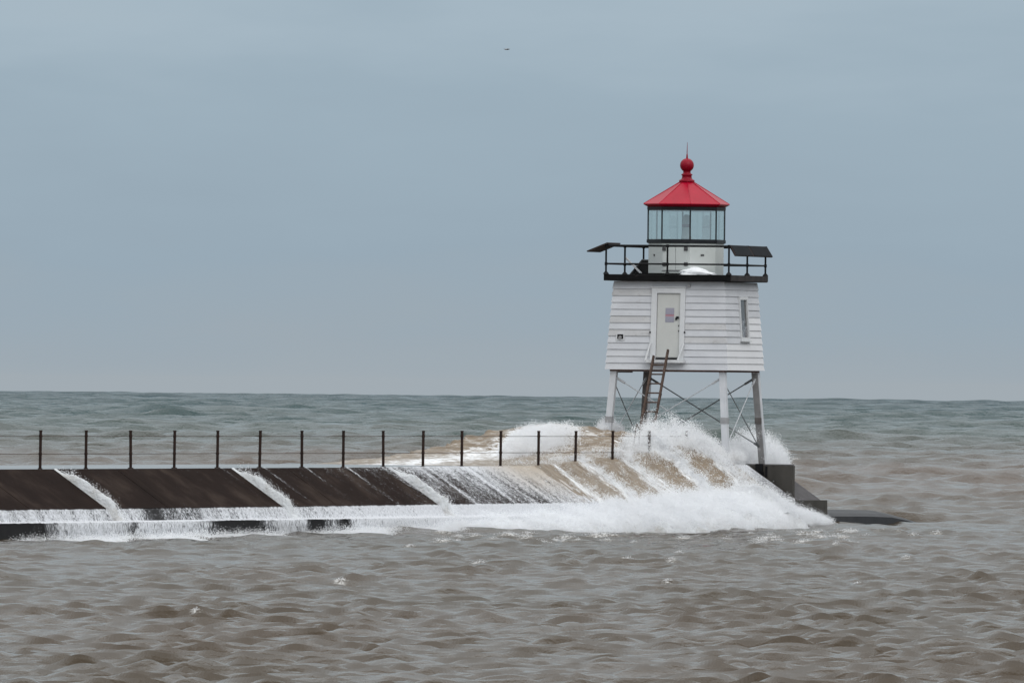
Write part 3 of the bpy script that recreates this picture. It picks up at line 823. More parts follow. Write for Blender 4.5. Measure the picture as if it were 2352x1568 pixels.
def panel(name, c0, c1, c2, c3, th, m_face, m_back, parent):
    """solar panel: c0..c3 its face, the back th metres behind"""
    c = [Vector(x) for x in (c0, c1, c2, c3)]
    nrm = (c[1] - c[0]).cross(c[3] - c[0]).normalized()
    bm = bmesh.new(); hexa(bm, [p - nrm * th for p in c] + c)
    o = obj(name, bm, m_back, parent)
    bm = bmesh.new(); ctr = sum(c, Vector()) / 4
    inn = [ctr + (p - ctr) * .93 + nrm * .004 for p in c]
    bm.faces.new([bm.verts.new(p) for p in inn]); r = bmesh.ops.extrude_face_region(bm, geom=bm.faces[:])
    bmesh.ops.translate(bm, verts=[v for v in r['geom'] if isinstance(v, bmesh.types.BMVert)], vec=nrm * .004)
    obj('cell_sheet', bm, m_face, o)
    return o
# left: one panel hung outside the rail, falling outwards
zl_hi, zl_lo = zpy(559.5), zpy(579.0)
sp = panel('solar_panel', (-pp - .62, -pp - .10, zl_lo), (-pp + .06, -pp - .10, zl_hi), (-pp + .06, -pp + 1.32, zl_hi), (-pp - .62, -pp + 1.32, zl_lo), .04, M['solar'], M['solar_back'], lh)
# right: two panels side by side along the rail
zr_hi, zr_lo = zpy(563.5), zpy(587.0)
for (y0, y1) in ((-pp + .06, -.02), (.02, pp + .08)):
    panel('solar_panel', (pp + .02, y0, zr_hi), (pp + .22, y0 - .02, zr_lo), (pp + .22, y1 + .02, zr_lo), (pp + .02, y1, zr_hi), .05, M['solar'], M['solar_back'], lh)
# a fourth one leaning on the deck at the left with pale struts
zz0, zz1 = DT + .02, zpy(596)
panel('solar_panel', (-1.93, .15, zz0), (-1.52, .15, zz1), (-1.52, 1.95, zz1), (-1.93, 1.95, zz0), .04, M['slate'], M['slate'], lh)
for (pa, pb, b0, b1) in (((1435, 590), (1476, 631), .1, .1), ((1479, 598), (1454, 631), .5, .5)):
    ax, az = front(*pa, b0); bx_, bz_ = front(*pb, b1)
    bm = bmesh.new(); bar(bm, (ax, b0, az), (bx_, b1, bz_), .07 if pa[0] == 1435 else .035, .05); obj('strut', bm, M['trim'], lh)

# lantern
def octo(bm, prof, a0=R(22.5)): lathe(bm, prof, 8, 0, 0, a0)
ZS0, ZS1, ZG1, ZH1, ZE = zpy(558), zpy(551), zpy(484), zpy(476), zpy(470)
RL = 1.235
bm = bmesh.new(); octo(bm, [(RL - .03, DT + .001), (RL - .03, ZS0)])
lan = obj('lantern_base', bm, M['lantern_white'], lh)
fx = (RL - .03) * math.cos(R(22.5))
hl, hz1 = front(1524, 562, -fx); hr, hz0 = front(1577, 620, -fx)
hm, _ = front(1552, 590, -fx)
bm = bmesh.new(); box(bm, hl, hm - .006, -fx - .022, -fx + .01, hz0, hz1); hatch = obj('hatch_door', bm, M['lantern_white'], lan)
bm = bmesh.new(); box(bm, hm + .006, hr, -fx - .022, -fx + .01, hz0, hz1); hatch2 = obj('hatch_door', bm, M['lantern_white'], lan)
bm = bmesh.new(); box(bm, hl - .05, hr + .05, -fx - .03, -fx + .01, hz0 - .03, hz0 - .004); obj('hatch_sill', bm, M['grey'], lan)
bm = bmesh.new(); box(bm, hm - .0055, hm + .0055, -fx - .006, -fx + .01, hz0, hz1); obj('hatch_gap', bm, M['dark'], lan)
for px_, par in ((1525.5, hatch), (1575.5, hatch2)):
    for py_ in (571.5, 606.5):
        x_, z_ = front(px_, py_, -fx - .03)
        bm = bmesh.new(); box(bm, x_ - .06, x_ + .06, -fx - .05, -fx - .023, z_ - .055, z_ + .055)
        obj('hinge', bm, M['slate'], par)
# small port and plate on the neighbouring faces
for px_, py_, k, w_, h_ in ((1503, 585.5, -1, .03, .03), (1613, 586, 1, .06, .025)):
    ang = R(-90 + 45 * k); nv = Vector((math.cos(ang), math.sin(ang), 0)); tv = Vector((-nv.y, nv.x, 0))
    o_ = CP - LC; d_ = ray(px_, py_); o_ = Vector((o_.dot(LX), o_.dot(LY), o_.z)); d_ = Vector((d_.dot(LX), d_.dot(LY), d_.z))
    t_ = (fx - o_.dot(nv)) / d_.dot(nv); p = o_ + d_ * t_
    bm = bmesh.new(); e1 = tv * w_; e2 = Vector((0, 0, h_)); e3 = nv * .02
    hexa(bm, [p - e1 - e2 - e3, p + e1 - e2 - e3, p + e1 - e2 + e3, p - e1 - e2 + e3, p - e1 + e2 - e3, p + e1 + e2 - e3, p + e1 + e2 + e3, p - e1 + e2 + e3])
    obj('vent_plate', bm, M['slate'], lan)
bm = bmesh.new(); octo(bm, [(RL - .04, ZS0 - .03), (RL + .035, ZS0), (RL + .035, ZS1), (RL - .02, ZS1 + .012), (RL - .15, ZS1 + .012)]); obj('lantern_sill', bm, M['sill'], lh)
bm = bmesh.new(); octo(bm, [(RL - .14, ZG1 + .02), (RL - .01, ZG1), (RL + .02, ZG1 + .01), (RL + .03, ZH1), (RL - .1, ZH1)]); obj('lantern_head', bm, M['sill'], lh)
for k in range(8):
    a0 = R(22.5 + 45 * k); a1 = R(22.5 + 45 * (k + 1))
    p0 = Vector((math.cos(a0), math.sin(a0), 0)); p1 = Vector((math.cos(a1), math.sin(a1), 0))
    bm = bmesh.new(); tube(bm, [p0 * (RL - .01) + Vector((0, 0, ZS1 + .01)), p0 * (RL - .01) + Vector((0, 0, ZG1 + .01))], .026, 6); obj('mullion', bm, M['sill'], lh)
    # flat metal inner stile beside each mullion
    bm = bmesh.new(); r_ = RL - .012; q0 = p0 * r_; q1 = p1 * r_; ex = (q1 - q0) * .03
    nv = ((q0 + q1) / 2).normalized() * .004
    hexa(bm, [q0 + ex - nv + Vector((0, 0, ZS1 + .014)), q1 - ex - nv + Vector((0, 0, ZS1 + .014)), q1 - ex + nv + Vector((0, 0, ZS1 + .014)), q0 + ex + nv + Vector((0, 0, ZS1 + .014)),
              q0 + ex - nv + Vector((0, 0, ZG1 + .004)), q1 - ex - nv + Vector((0, 0, ZG1 + .004)), q1 - ex + nv + Vector((0, 0, ZG1 + .004)), q0 + ex + nv + Vector((0, 0, ZG1 + .004))])
    obj('glass_pane', bm, M['glass'], lh)
# lamp
lpx, _ = front(1576.5, 530, 0)
bm = bmesh.new(); lathe(bm, [(.17, ZS1 + .013), (.17, ZS1 + .10), (.13, ZS1 + .13), (.13, ZS1 + .30), (.125, ZG1 - .20), (.05, ZG1 - .12)], 16, lpx, 0)
lamp = obj('lamp', bm, M['snow'], lh, True)
bm = bmesh.new(); lathe(bm, [(.13, zpy(522)), (.142, zpy(521)), (.142, zpy(516)), (.13, zpy(515))], 16, lpx, 0); obj('lamp_band', bm, M['red_dark'], lamp)
bm = bmesh.new(); tube(bm, [(lpx - .12, 0, ZS1 + .02), (lpx - .12, 0, ZG1 + .01)], .018, 6); obj('lamp_rod', bm, M['grey'], lamp)
# roof
RE = 1.385
ZC = zpy(419)
bm = bmesh.new(); octo(bm, [(RL + .0, ZH1 + .001), (RL + .06, ZH1 + .03), (RE - .03, ZE - .02), (RE, ZE), (RE - .004, ZE + .022), (.235, ZC + .0)])
roof = obj('roof', bm, M['red'], lh)
for k in range(8):
    a0 = R(22.5 + 45 * k); p0 = Vector((math.cos(a0), math.sin(a0), 0))
    bm = bmesh.new(); tube(bm, [p0 * (RE - .01) + Vector((0, 0, ZE + .022)), p0 * .24 + Vector((0, 0, ZC + .004))], .013, 5); obj('roof_rib', bm, M['red'], roof)
zb = zpy(379.7); rb = .222
bm = bmesh.new()
pr = [(.20, ZC - .02), (.245, ZC + .005), (.25, zpy(414)), (.20, zpy(412.5)), (.165, zpy(410)), (.150, zpy(404)), (.175, zpy(402.5)), (.18, zpy(400.5)), (.14, zpy(399)), (.12, zpy(397))]
pr += [(rb * math.cos(t), zb + rb * math.sin(t)) for t in np.linspace(-1.0, 1.45, 16)]
lathe(bm, pr, 24)
fin = obj('finial', bm, M['red_dark'], roof, True)
bm = bmesh.new(); tube(bm, [(0, 0, zb + rb - .02), (0, 0, zb + rb + .12), (0, 0, zpy(350)), (.006, 0, zpy(327))], [.035, .022, .014, .005], 8); obj('spire', bm, M['red_dark'], roof)

# ------------------------------------------------------------------ things about the lighthouse
ld = empty('ladder', LC + LX * -.1 + LY * -4.5, LROT)
tag(ld, 'rusty iron ladder leaning up to the lighthouse door', 'ladder')
o0 = Vector((-.1, -4.5, 0))
tb = -2.36
tlx, tlz = front(1501.5, 817, tb); trx, trz = front(1534.5, 803, tb)
b0y = -4.45
blx, _ = front(1455, 1062, b0y); brx, _ = front(1487, 1062, b0y)
L0, L1 = Vector((blx, b0y, .0)), Vector((tlx, tb, tlz)); R0, R1 = Vector((brx, b0y, .0)), Vector((trx, tb, trz))
bm = bmesh.new(); bar(bm, L0 - o0, L1 - o0, .065, .08, (0, 1, 0)); obj('rail', bm, M['rust'], ld)
bm = bmesh.new(); bar(bm, R0 - o0, R1 - o0, .065, .08, (0, 1, 0)); bar(bm, R0 - o0 + Vector((-.10, .02, .0)), R0 - o0 + (R1 - R0) * .62 + Vector((.02, .02, 0)), .05, .06, (0, 1, 0)); obj('rail', bm, M['rust'], ld)
for k in range(13):
    z_ = .20 + .297 * k
    if z_ > tlz - .1: break
    a = L0 + (L1 - L0) * (z_ / tlz); b = R0 + (R1 - R0) * (z_ / trz)
    bm = bmesh.new(); tube(bm, [a - o0, b - o0], .028, 6); obj('rung', bm, M['rust'], ld)
hr_ = empty('bent_handrail', W(s_of(1497) - .3, -.9, CAPZ))
tag(hr_, 'thin bent pipe handrail beside the foot of the ladder', 'handrail')
bm = bmesh.new()
dep = W(s_of(1497) - .3, -.9, 0).y
pts = [P(x, y, dep) - W(s_of(1497) - .3, -.9, CAPZ) for x, y in ((1454, 1066), (1456, 1015), (1463, 973), (1468.5, 986), (1467, 1066))]
tube(bm, pts, .022, 6); obj('pipe', bm, M['rust'], hr_)
# heap of snow on the gallery
bm = bmesh.new()
p0 = Vector((.78, -1.30, DT + .004))
bmesh.ops.create_icosphere(bm, subdivisions=4, radius=1)
for v in bm.verts:
    d_ = v.co.copy()
    w_ = 1 + .35 * (float(fbm(d_.x * 2.3 + 5, d_.y * 2.3 + d_.z * 3, 3)) - .5) * 2
    v.co = Vector((d_.x * .58 * w_, d_.y * .26 * w_, max(0, d_.z) * .22 * w_ * (1.0 - .5 * max(0, d_.x) )))
o = obj('snow_heap', bm, M['snow'], None, True)
o.location = LC + LX * p0.x + LY * p0.y + Vector((0, 0, p0.z)); o.rotation_euler = (0, 0, LROT)
tag(o, 'white heap of wet snow at the foot of the lantern on the gallery', 'snow heap')
# gull far off in the sky
gp = P(1165, 114, 900)
gull = empty('gull', gp, R(20)); gull.scale = (.72, .72, .72); tag(gull, 'tiny distant gull gliding high in the grey sky', 'bird')
M['gull'] = worn('gull_feathers', (.26, .25, .26), (.34, .33, .34), None, .7, .2, 8, .1)
bm = bmesh.new(); tube(bm, [(-.26, 0, -.01), (-.15, 0, 0), (.02, 0, .01), (.16, 0, .02), (.24, 0, .03)], [.01, .05, .06, .04, .012], 8)
obj('body', bm, M['gull'], gull, True)
for sg in (-1, 1):
    bm = bmesh.new()
    pr_ = [(.10, .03, .02), (.06, .25 , .06), (-.02, .55, .05), (-.16, .6, .045), (-.08, .25, .055), (-.08, .03, .015)]
    top = [bm.verts.new((x, sg * y, z)) for x, y, z in pr_]; bot = [bm.verts.new((x, sg * y, z - .012)) for x, y, z in pr_]
    bm.faces.new(top); bm.faces.new(bot[::-1])
    for i in range(6): bm.faces.new((top[i], top[(i + 1) % 6], bot[(i + 1) % 6], bot[i]))
    obj('wing', bm, M['gull'], gull)

# ------------------------------------------------------------------ the wave pouring over the breakwater
def base_z(n):
    """height of the masonry under offset n"""
    return np.interp(n, [-60, -7.2, -7.0, 0, SLN, STN, 2.2, 2.25, 60], [-.2, -.2, CAPZ, CAPZ, SLZ, STZ, STZ - .02, 0, 0])
sp_px = lambda a: np.array([s_of(p) for p in a])
def T_cap(s):    # water depth over the cap edge
    return np.interp(s, sp_px([1040, 1150, 1250, 1330, 1412, 1497, 1560, 1600, 1635, 1662, 1690]), [0, .015, .05, .12, .24, .50, .72, .72, .46, .16, .0])
def B_hump(s):   # swell rearing up on the lake side
    return np.interp(s, sp_px([1455, 1510, 1560, 1610, 1660, 1730, 1800, 1900]), [0, .08, .30, .52, .68, .72, .5, 0])
post_sa = np.array(post_s)
_br = np.random.default_rng(4)
BW = _br.uniform(.65, 1.45, len(post_sa)); BO = _br.uniform(-.5, .6, len(post_sa)); BS = _br.uniform(.45, .85, len(post_sa))
def bands(s, n):
    """white tongues that start at the fence posts and spread down the face"""
    wob = .9 * (fbm(s * .55, n * .8, 121, 3) - .5) + .5 * (fbm(s * 2.4, n * .9, 131, 3) - .5)
    d = s[..., None] - post_sa - .35 - BO + wob[..., None]
    wdt = (.30 + .20 * np.clip(n, 0, 3)[..., None]) * BW
    return (BS * np.exp(-(d / wdt) ** 2)).max(-1)
def wave_z(s, n):
    t = T_cap(s)
    thick = np.where(n < 0, t, t * (1 - .25 * np.clip(n / 2, 0, 1))) - .05 + .09 * sstep(.005, .10, t)
    z = base_z(n)
    z = np.where(n > STN, np.maximum(z, .0), z)
    hump = B_hump(s) * np.exp(-((n + 4.6) / 2.2) ** 2)
    up = thick * (1 + .55 * (bands(s, n) - .35) * np.exp(-((n - .2) / 1.0) ** 2))
    return z + up + hump

def build_wave():
    sv = np.linspace(s_of(1120), S_WALL - .04, 420)
    nv = np.concatenate([np.linspace(-12, -7.05, 16), np.linspace(-7, -1, 60), np.linspace(-.95, 2.7, 110)])
    s, n = np.meshgrid(sv, nv)
    z = wave_z(s, n)
    z = np.where(n < -7, np.interp(n, [-12, -7], [.4, 1]) * z.clip(0) + np.interp(n, [-12, -7], [.5, 0]) , z)
    amp = np.clip(T_cap(s) * .8 + B_hump(s) * .3, 0, .5)
    z = z + amp * (fbm(s * 1.6, n * .55, 31, 4) - .5) * .9 + np.maximum(amp, .12) * .5 * (fbm(s * 5, n * 2.4, 41, 3) - .5)
    s2 = s + .10 * (fbm(s * .8, n * .8, 51, 3) - .5)
    V = Wn(s2, n, z).reshape(-1, 3)
    me = grid_mesh('breaking_wave', V, len(nv), len(sv))
    wh = bands(s, n) * .85 * sstep(-1.6, .1, n) + sstep(1.45, 2.3, n) * .9
    wh += .38 * np.exp(-((n + 4.4) / 1.3) ** 2) * sstep(s_of(1660), s_of(1560), s)     # foaming crest
    wh += .08 * np.exp(-((n + 2.2) / 1.6) ** 2) * sstep(s_of(1560), s_of(1400), s)
    wh += .22 * sstep(s_of(1630), s_of(1690), s) * sstep(-.5, 1.2, n)
    wh += .45 * sstep(-2.5, -1.0, n) * sstep(.5, -.5, n) * sstep(s_of(1440), s_of(1560), s)
    wh += .16 * sstep(-.5, -3, n)
    attr(me, 'white', np.clip(wh, 0, 1.2))
    uv = me.uv_layers.new(name='UVMap')
    li = np.empty(len(me.loops), np.int32); me.loops.foreach_get('vertex_index', li)
    U = np.stack([s.ravel(), n.ravel() + (CAPZ - z.ravel()) * .6], -1)[li]
    uv.data.foreach_set('uv', U.astype(np.float32).ravel())
    o = link('breaking_wave', me, M['wave'])
    tag(o, 'brown wave pouring over the breakwater below the lighthouse, streaked with foam', 'wave', kind='stuff')
build_wave()

def build_film():
    """thin running water and foam on the slope, strip and footing left of the wave"""
    sv = np.linspace(S_START, S_WALL - .1, 1100)
    prof_n = np.concatenate([np.linspace(-.01, SLN, 22), np.linspace(SLN + .03, STN, 8)[0:], [STN + .12, STN + .22, STN + .33], [2.205, 2.222, 2.24]])
    prof_z = np.concatenate([np.linspace(CAPZ, SLZ, 22), np.linspace(SLZ - .05, STZ, 8), [STZ, STZ, STZ - .01], [STZ - .05, .25, -.2]])
    s, n = np.meshgrid(sv, prof_n); z = np.repeat(prof_z[:, None], len(sv), 1)
    off = .020 + .012 * fbm(s * 2, n * 2, 61, 3)
    n2 = n + off * .6; z2 = z + off * .8
    V = Wn(s, n2, z2).reshape(-1, 3)
    me = grid_mesh('running_water', V, len(prof_n), len(sv))
    px = px_of(s)
    row = np.arange(len(prof_n))[:, None] * np.ones_like(s)
    on_slope = row < 22
    v = np.clip(n / SLN, 0, 1)
    # slope: bare at left, streaky further right, denser at the top
    k_ = np.interp(px, [0, 560, 720, 850, 930, 1010, 1150, 1260, 1340, 1600, 1670], [0, .02, .10, .20, .36, .48, .60, .80, 1.0, 1.0, .62])
    d = np.min(np.abs(s[..., None] - post_sa - .1), -1)
    trick = np.exp(-(d / (.10 + .15 * v)) ** 2) * np.interp(px, [0, 400, 700, 950], [.12, .22, .32, .22]) * (1 - .55 * v)
    topf = .22 * np.exp(-v * 5) * np.interp(px, [0, 600, 900], [.2, .5, 1])
    cov_sl = np.clip(k_ * (1.05 - .22 * v) + trick + topf, 0, 1)
    # strip and footing: nearly all foam, with bare patches at the left
    pt_ = px + 118
    bare = np.exp(-((pt_ - 345) / 20) ** 2) * .42 + np.exp(-((pt_ - 400) / 55) ** 2) * .26
    cov_st = np.interp(px, [0, 600, 700, 900, 1000], [.68, .70, .78, .90, .97]) - bare
    pf_ = px + 150 + 26 * (fbm(s * .8, z * 3, 111, 3) - .5) * 2
    bare2 = np.exp(-((pf_ - 20) / 75) ** 2) * .85 + np.exp(-((pf_ - 530) / 62) ** 2) * .9 + np.exp(-((pf_ - 722) / 24) ** 2) * .7 + np.exp(-((pf_ - 775) / 18) ** 2) * .6 + np.exp(-((pf_ - 300) / 16) ** 2) * .3
    cov_ft = np.where(row < 33, .92, np.interp(px, [0, 600, 900, 1000], [.72, .74, .90, 1.0]) - bare2)
    cov = np.where(on_slope, cov_sl, np.where(row < 31, cov_st, cov_ft))
    attr(me, 'cover', cov)
    br = np.where(on_slope, np.interp(px, [1080, 1180, 1300], [0, .8, 1.0]) * np.interp(v, [0, .5, .9], [1, .6, .1]), 0)
    br = br * np.interp(px, [1600, 1670], [1, 0])
    attr(me, 'brown', br)
    uv = me.uv_layers.new(name='UVMap')
    li = np.empty(len(me.loops), np.int32); me.loops.foreach_get('vertex_index', li)
    wobs = s + .30 * (fbm(s * .9, n * 1.3 - z, 141, 4) - .5) + .10 * (fbm(s * 4, n * 2.5, 151, 3) - .5)
    U = np.stack([wobs.ravel(), (n.ravel() + (CAPZ - z.ravel()) * .6)], -1)[li]
    uv.data.foreach_set('uv', U.astype(np.float32).ravel())
    o = link('running_water', me, M['film'])
    tag(o, 'thin foamy water running down the dark breakwater face and along its foot', 'running water', kind='stuff')
build_film()

# foam bank at the foot
def foam_h(s):
    return np.interp(s, sp_px([-200, 180, 490, 750, 950, 1150, 1250, 1350, 1450, 1550, 1640, 1715]), [.04, .06, .10, .20, .34, .46, .62, .74, .80, .80, .70, .50])
def foam_w(s):
    return np.interp(s, sp_px([-200, 180, 490, 750, 1150, 1450, 1640, 1716]), [.9, 2.2, 1.1, 1.3, 2.2, 2.6, 1.9, 1.2])
def build_foam():
    sv = np.linspace(s_of(-200), S_WALL - .06, 760); tv = np.linspace(0, 1, 44)
    s, t = np.meshgrid(sv, tv)
    n0 = np.interp(s, [S_WALL - 3, S_WALL, S_END], [1.5, 1.0, 1.0])
    n = n0 + t * foam_w(s) * (.45 + 1.1 * fbm(s * .45, s * 0, 77, 3))
    h = foam_h(s)
    prof = np.where(t < .12, .75 + .25 * t / .12, np.cos(np.clip((t - .12) / .88, 0, 1) * math.pi / 2) ** .8)
    lump = fbm(s * .9, n * .9, 71, 4); fine = fbm(s * 3.1, n * 3.1, 81, 4)
    z = h * prof * (.35 + 1.3 * lump) + np.minimum(h, .5) * .6 * (fine - .5) - .10 * t ** 3 - .12 * (t > .97)
    V = Wn(s, n, z).reshape(-1, 3)
    me = grid_mesh('foam_bank', V, len(tv), len(sv))
    o = link('foam_bank', me, M['foam'])
    tag(o, 'bank of thick white foam boiling along the foot of the breakwater', 'foam', kind='stuff')
build_foam()

# ------------------------------------------------------------------ spray: flying drops as small solid specks
def tet_cloud(pts, size):
    tet = np.array([[1, 1, 1], [1, -1, -1], [-1, 1, -1], [-1, -1, 1]], float) / math.sqrt(3)
    V = (pts[:, None, :] + tet[None] * size[:, None, None]).reshape(-1, 3)
    F = (np.arange(len(pts))[:, None, None] * 4 + np.array([[0, 1, 2], [0, 3, 1], [0, 2, 3], [1, 3, 2]])[None]).reshape(-1, 3)
    return V, F
def fine_group():
    k = 60
    pts = rng.normal(0, 1, (k, 3)) * np.array([.07, .07, .09]); V, F = tet_cloud(pts, np.clip(np.exp(rng.normal(math.log(.0085), .35, k)), .004, .018))
    me = bpy.data.meshes.new('drop_clump'); me.from_pydata(V.tolist(), [], F.tolist()); me.materials.append(M['drop'])
    src = bpy.data.objects.new('drop_clump', me)          # source only, never linked to the scene
    g = bpy.data.node_groups.new('fine_drops', 'GeometryNodeTree')
    g.interface.new_socket('Geometry', in_out='INPUT', socket_type='NodeSocketGeometry')
    g.interface.new_socket('Geometry', in_out='OUTPUT', socket_type='NodeSocketGeometry')
    N_ = g.nodes; L_ = g.links
    gi = N_.new('NodeGroupInput'); go = N_.new('NodeGroupOutput')
    ins = N_.new('GeometryNodeInstanceOnPoints'); oi = N_.new('GeometryNodeObjectInfo'); oi.inputs['Object'].default_value = src
    na = N_.new('GeometryNodeInputNamedAttribute'); na.data_type = 'BOOLEAN'; na.inputs['Name'].default_value = 'seed'
    rv = N_.new('FunctionNodeRandomValue'); rv.data_type = 'FLOAT_VECTOR'; rv.inputs[0].default_value = (-3, -3, -3); rv.inputs[1].default_value = (3, 3, 3)
    rs = N_.new('FunctionNodeRandomValue'); rs.data_type = 'FLOAT'; rs.inputs[2].default_value = .6; rs.inputs[3].default_value = 1.35
    jn = N_.new('GeometryNodeJoinGeometry')
    L_.new(gi.outputs[0], ins.inputs['Points']); L_.new(na.outputs[0], ins.inputs['Selection']); L_.new(oi.outputs['Geometry'], ins.inputs['Instance'])
    L_.new(rv.outputs[0], ins.inputs['Rotation']); L_.new(rs.outputs[1], ins.inputs['Scale'])
    L_.new(ins.outputs[0], jn.inputs[0]); L_.new(gi.outputs[0], jn.inputs[0]); L_.new(jn.outputs[0], go.inputs[0])
    return g
FINE = fine_group()
def specks(name, pts, size, stretch_dir=None, stretch=1.0, label='', cat='spray', m=None, kind='stuff', clump=.4):
    k = len(pts)
    tet = np.array([[1, 1, 1], [1, -1, -1], [-1, 1, -1], [-1, -1, 1]], float) / math.sqrt(3)
    q = rng.normal(size=(k, 4)); q /= np.linalg.norm(q, axis=1, keepdims=True)
    w, x, y, z = q.T
    Rm = np.stack([1 - 2 * (y * y + z * z), 2 * (x * y - z * w), 2 * (x * z + y * w), 2 * (x * y + z * w), 1 - 2 * (x * x + z * z), 2 * (y * z - x * w),
                   2 * (x * z - y * w), 2 * (y * z + x * w), 1 - 2 * (x * x + y * y)], -1).reshape(k, 3, 3)
    v = np.einsum('kij,tj->kti', Rm, tet) * np.asarray(size)[:, None, None]
    if stretch_dir is not None:
        d = np.asarray(stretch_dir, float); d = d / np.linalg.norm(d, axis=-1, keepdims=True)
        if d.ndim == 1: d = np.repeat(d[None], k, 0)
        pr = np.einsum('kti,ki->kt', v, d)
        v = v + pr[..., None] * d[:, None, :] * (stretch - 1)
    V = (v + pts[:, None, :]).reshape(-1, 3)
    F = (np.arange(k)[:, None, None] * 4 + np.array([[0, 1, 2], [0, 3, 1], [0, 2, 3], [1, 3, 2]])[None]).reshape(-1, 3)
    me = bpy.data.meshes.new(name)
    me.vertices.add(len(V)); me.vertices.foreach_set('co', V.astype(np.float32).ravel())
    me.loops.add(F.size); me.loops.foreach_set('vertex_index', F.astype(np.int32).ravel())
    me.polygons.add(len(F)); me.polygons.foreach_set('loop_start', np.arange(0, F.size, 3, dtype=np.int32))
    me.update()
    sd = np.zeros(len(V), bool); sd[::4] = rng.uniform(0, 1, k) < clump
    a = me.attributes.new('seed', 'BOOLEAN', 'POINT'); a.data.foreach_set('value', sd)
    o = link(name, me, m or M['drop'])
    md = o.modifiers.new('fine_drops', 'NODES'); md.node_group = FINE
    tag(o, label, cat, kind=kind)
    return o

def sizes(k, med=.016, sp=.45, hi=.035): return np.clip(np.exp(rng.normal(math.log(med * .56), sp, k)), .004, hi)
down = np.array([N.x, N.y, -.75])
# (1) drops shed by the falling sheet, thickest on the white tongues
def spray_sheet(k):
    kk = k * 6
    s = rng.uniform(s_of(1180), S_WALL - .05, kk); n = rng.uniform(-1.2, 2.3, kk)
    w = (bands(s, n) ** 1.8 * 1.0 + .015 + .5 * sstep(1.5, 2.2, n)) * np.clip(T_cap(s) * 2.2 + .12, 0, 1.2)
    w *= .12 + 2.6 * fbm(s * 2.6, n * .6, 91, 4) ** 2
    w = w * (1 - .6 * sstep(s_of(1590), s_of(1640), s) * sstep(1.7, 1.2, n))
    keep = rng.uniform(0, 1.1, kk) < w
    s, n = s[keep][:k], n[keep][:k]
    h = np.minimum(rng.exponential(1, len(s)), 1.6) * (.04 + .20 * T_cap(s)) * (1 + .4 * np.exp(-((n - .0) / .7) ** 2))
    z = wave_z(s, n) + h - .03
    return Wn(s + rng.normal(0, .08, len(s)), n + rng.normal(0, .05, len(s)), z)
p1 = spray_sheet(27000)
specks('spray', p1, sizes(len(p1), .016), down, 3.4, 'white spray thrown off the wave as it falls down the breakwater face', clump=.17)
# (2) burst round the foot of the ladder and along the crest of the falling water
def plume(k, px0, px1, n_mu, n_sd, top_px, base_z_, power=1.6, jag=.35, seed=0):
    """column of drops whose upper outline follows top_px(px) = photo height of the plume"""
    px = rng.uniform(px0, px1, k)
    n = rng.normal(n_mu, n_sd, k)
    # s so that the point appears near px at that n
    s = np.interp(px - n * 68, _pp, _ss)
    dep = E0.y + D.y * s + N.y * n
    ytop = np.interp(px, *top_px)
    spk = np.minimum((fbm(px / 9.0, np.zeros(k), seed, 4) - .5) * 2.6 * jag, 1.0 * jag)
    slope0 = math.tan(ROLL)
    eye = 872.0 + (px - 1176) * slope0
    ztop = CAM_H - (ytop - eye) / FPX * dep
    hgt = np.maximum(.05, (ztop - base_z_) * (1 + spk))
    z = base_z_ + hgt * rng.beta(1.0, power, k) * 1.0
    return Wn(s, n, z)
p2 = plume(6500, 1440, 1660, -.9, .7, ([1440, 1462, 1480, 1505, 1530, 1560, 1600, 1640, 1660], [1000, 972, 962, 950, 956, 962, 972, 1004, 1030]), CAPZ + .25, 1.9, .3, 3)
p2b = plume(4500, 1560, 1705, -.4, .4, ([1560, 1580, 1620, 1660, 1690, 1705], [985, 992, 1008, 1036, 1056, 1066]), CAPZ + .25, 1.3, .22, 4)
pp2 = np.concatenate([p2, p2b])
specks('spray', pp2, sizes(len(pp2), .016), (0.1, 0, 1), 1.3, 'white burst of spray leaping round the foot of the ladder', clump=.30)
# (3) white crest to the left, behind the fence
p3 = plume(8000, 1158, 1335, -3.6, .5, ([1158, 1175, 1195, 1225, 1260, 1300, 1335], [1036, 1008, 988, 978, 975, 978, 988]), 2.0, 1.2, .16, 5)
# thin the lower right so the brown back of the wave shows
specks('spray', p3, sizes(len(p3), .018), None, 1, 'white spray along the wave crest behind the fence, left of the lighthouse')
# (4) burst on the lake side by the rear right leg
p4 = plume(6000, 1655, 1805, -1.6, .5, ([1655, 1690, 1720, 1750, 1780, 1800, 1805], [1035, 1000, 985, 992, 1005, 1025, 1050]), CAPZ - .1, 2.0, .34, 6)
specks('spray', p4, sizes(len(p4), .015), None, 1, 'puff of white spray bursting behind the rear right leg above the end wall')
# (5) small splash round the front left leg
p5 = plume(2500, 1376, 1420, -4.4, .2, ([1376, 1393, 1420], [985, 962, 990]), 2.95, 1.6, .2, 7)
specks('spray', p5, sizes(len(p5), .014), None, 1, 'small white splash climbing the front left leg of the lighthouse')
# (6) fluff over the foam bank, rising in front of the end wall
def foam_fluff(k):
    s = rng.uniform(s_of(-150), S_WALL - .06, k * 3)
    w = np.clip(foam_h(s) / .8, .10, 1)
    s = s[rng.uniform(0, 1, k * 3) < w][:k]; k = len(s)
    t = rng.beta(1.1, 1.6, k)
    n = np.interp(s, [S_WALL - 3, S_WALL, S_END], [1.5, 1.0, 1.0]) + t * foam_w(s) * (.45 + 1.1 * fbm(s * .45, s * 0, 77, 3))
    h = foam_h(s)
    lump = fbm(s * .9, n * .9, 71, 4)
    prof = np.where(t < .12, .75 + .25 * t / .12, np.cos(np.clip((t - .12) / .88, 0, 1) * math.pi / 2) ** .8)
    z = h * prof * (.35 + 1.3 * lump) + rng.exponential(1, k) * h * .12 - .03
    return Wn(s, n, z)
p6 = foam_fluff(40000)
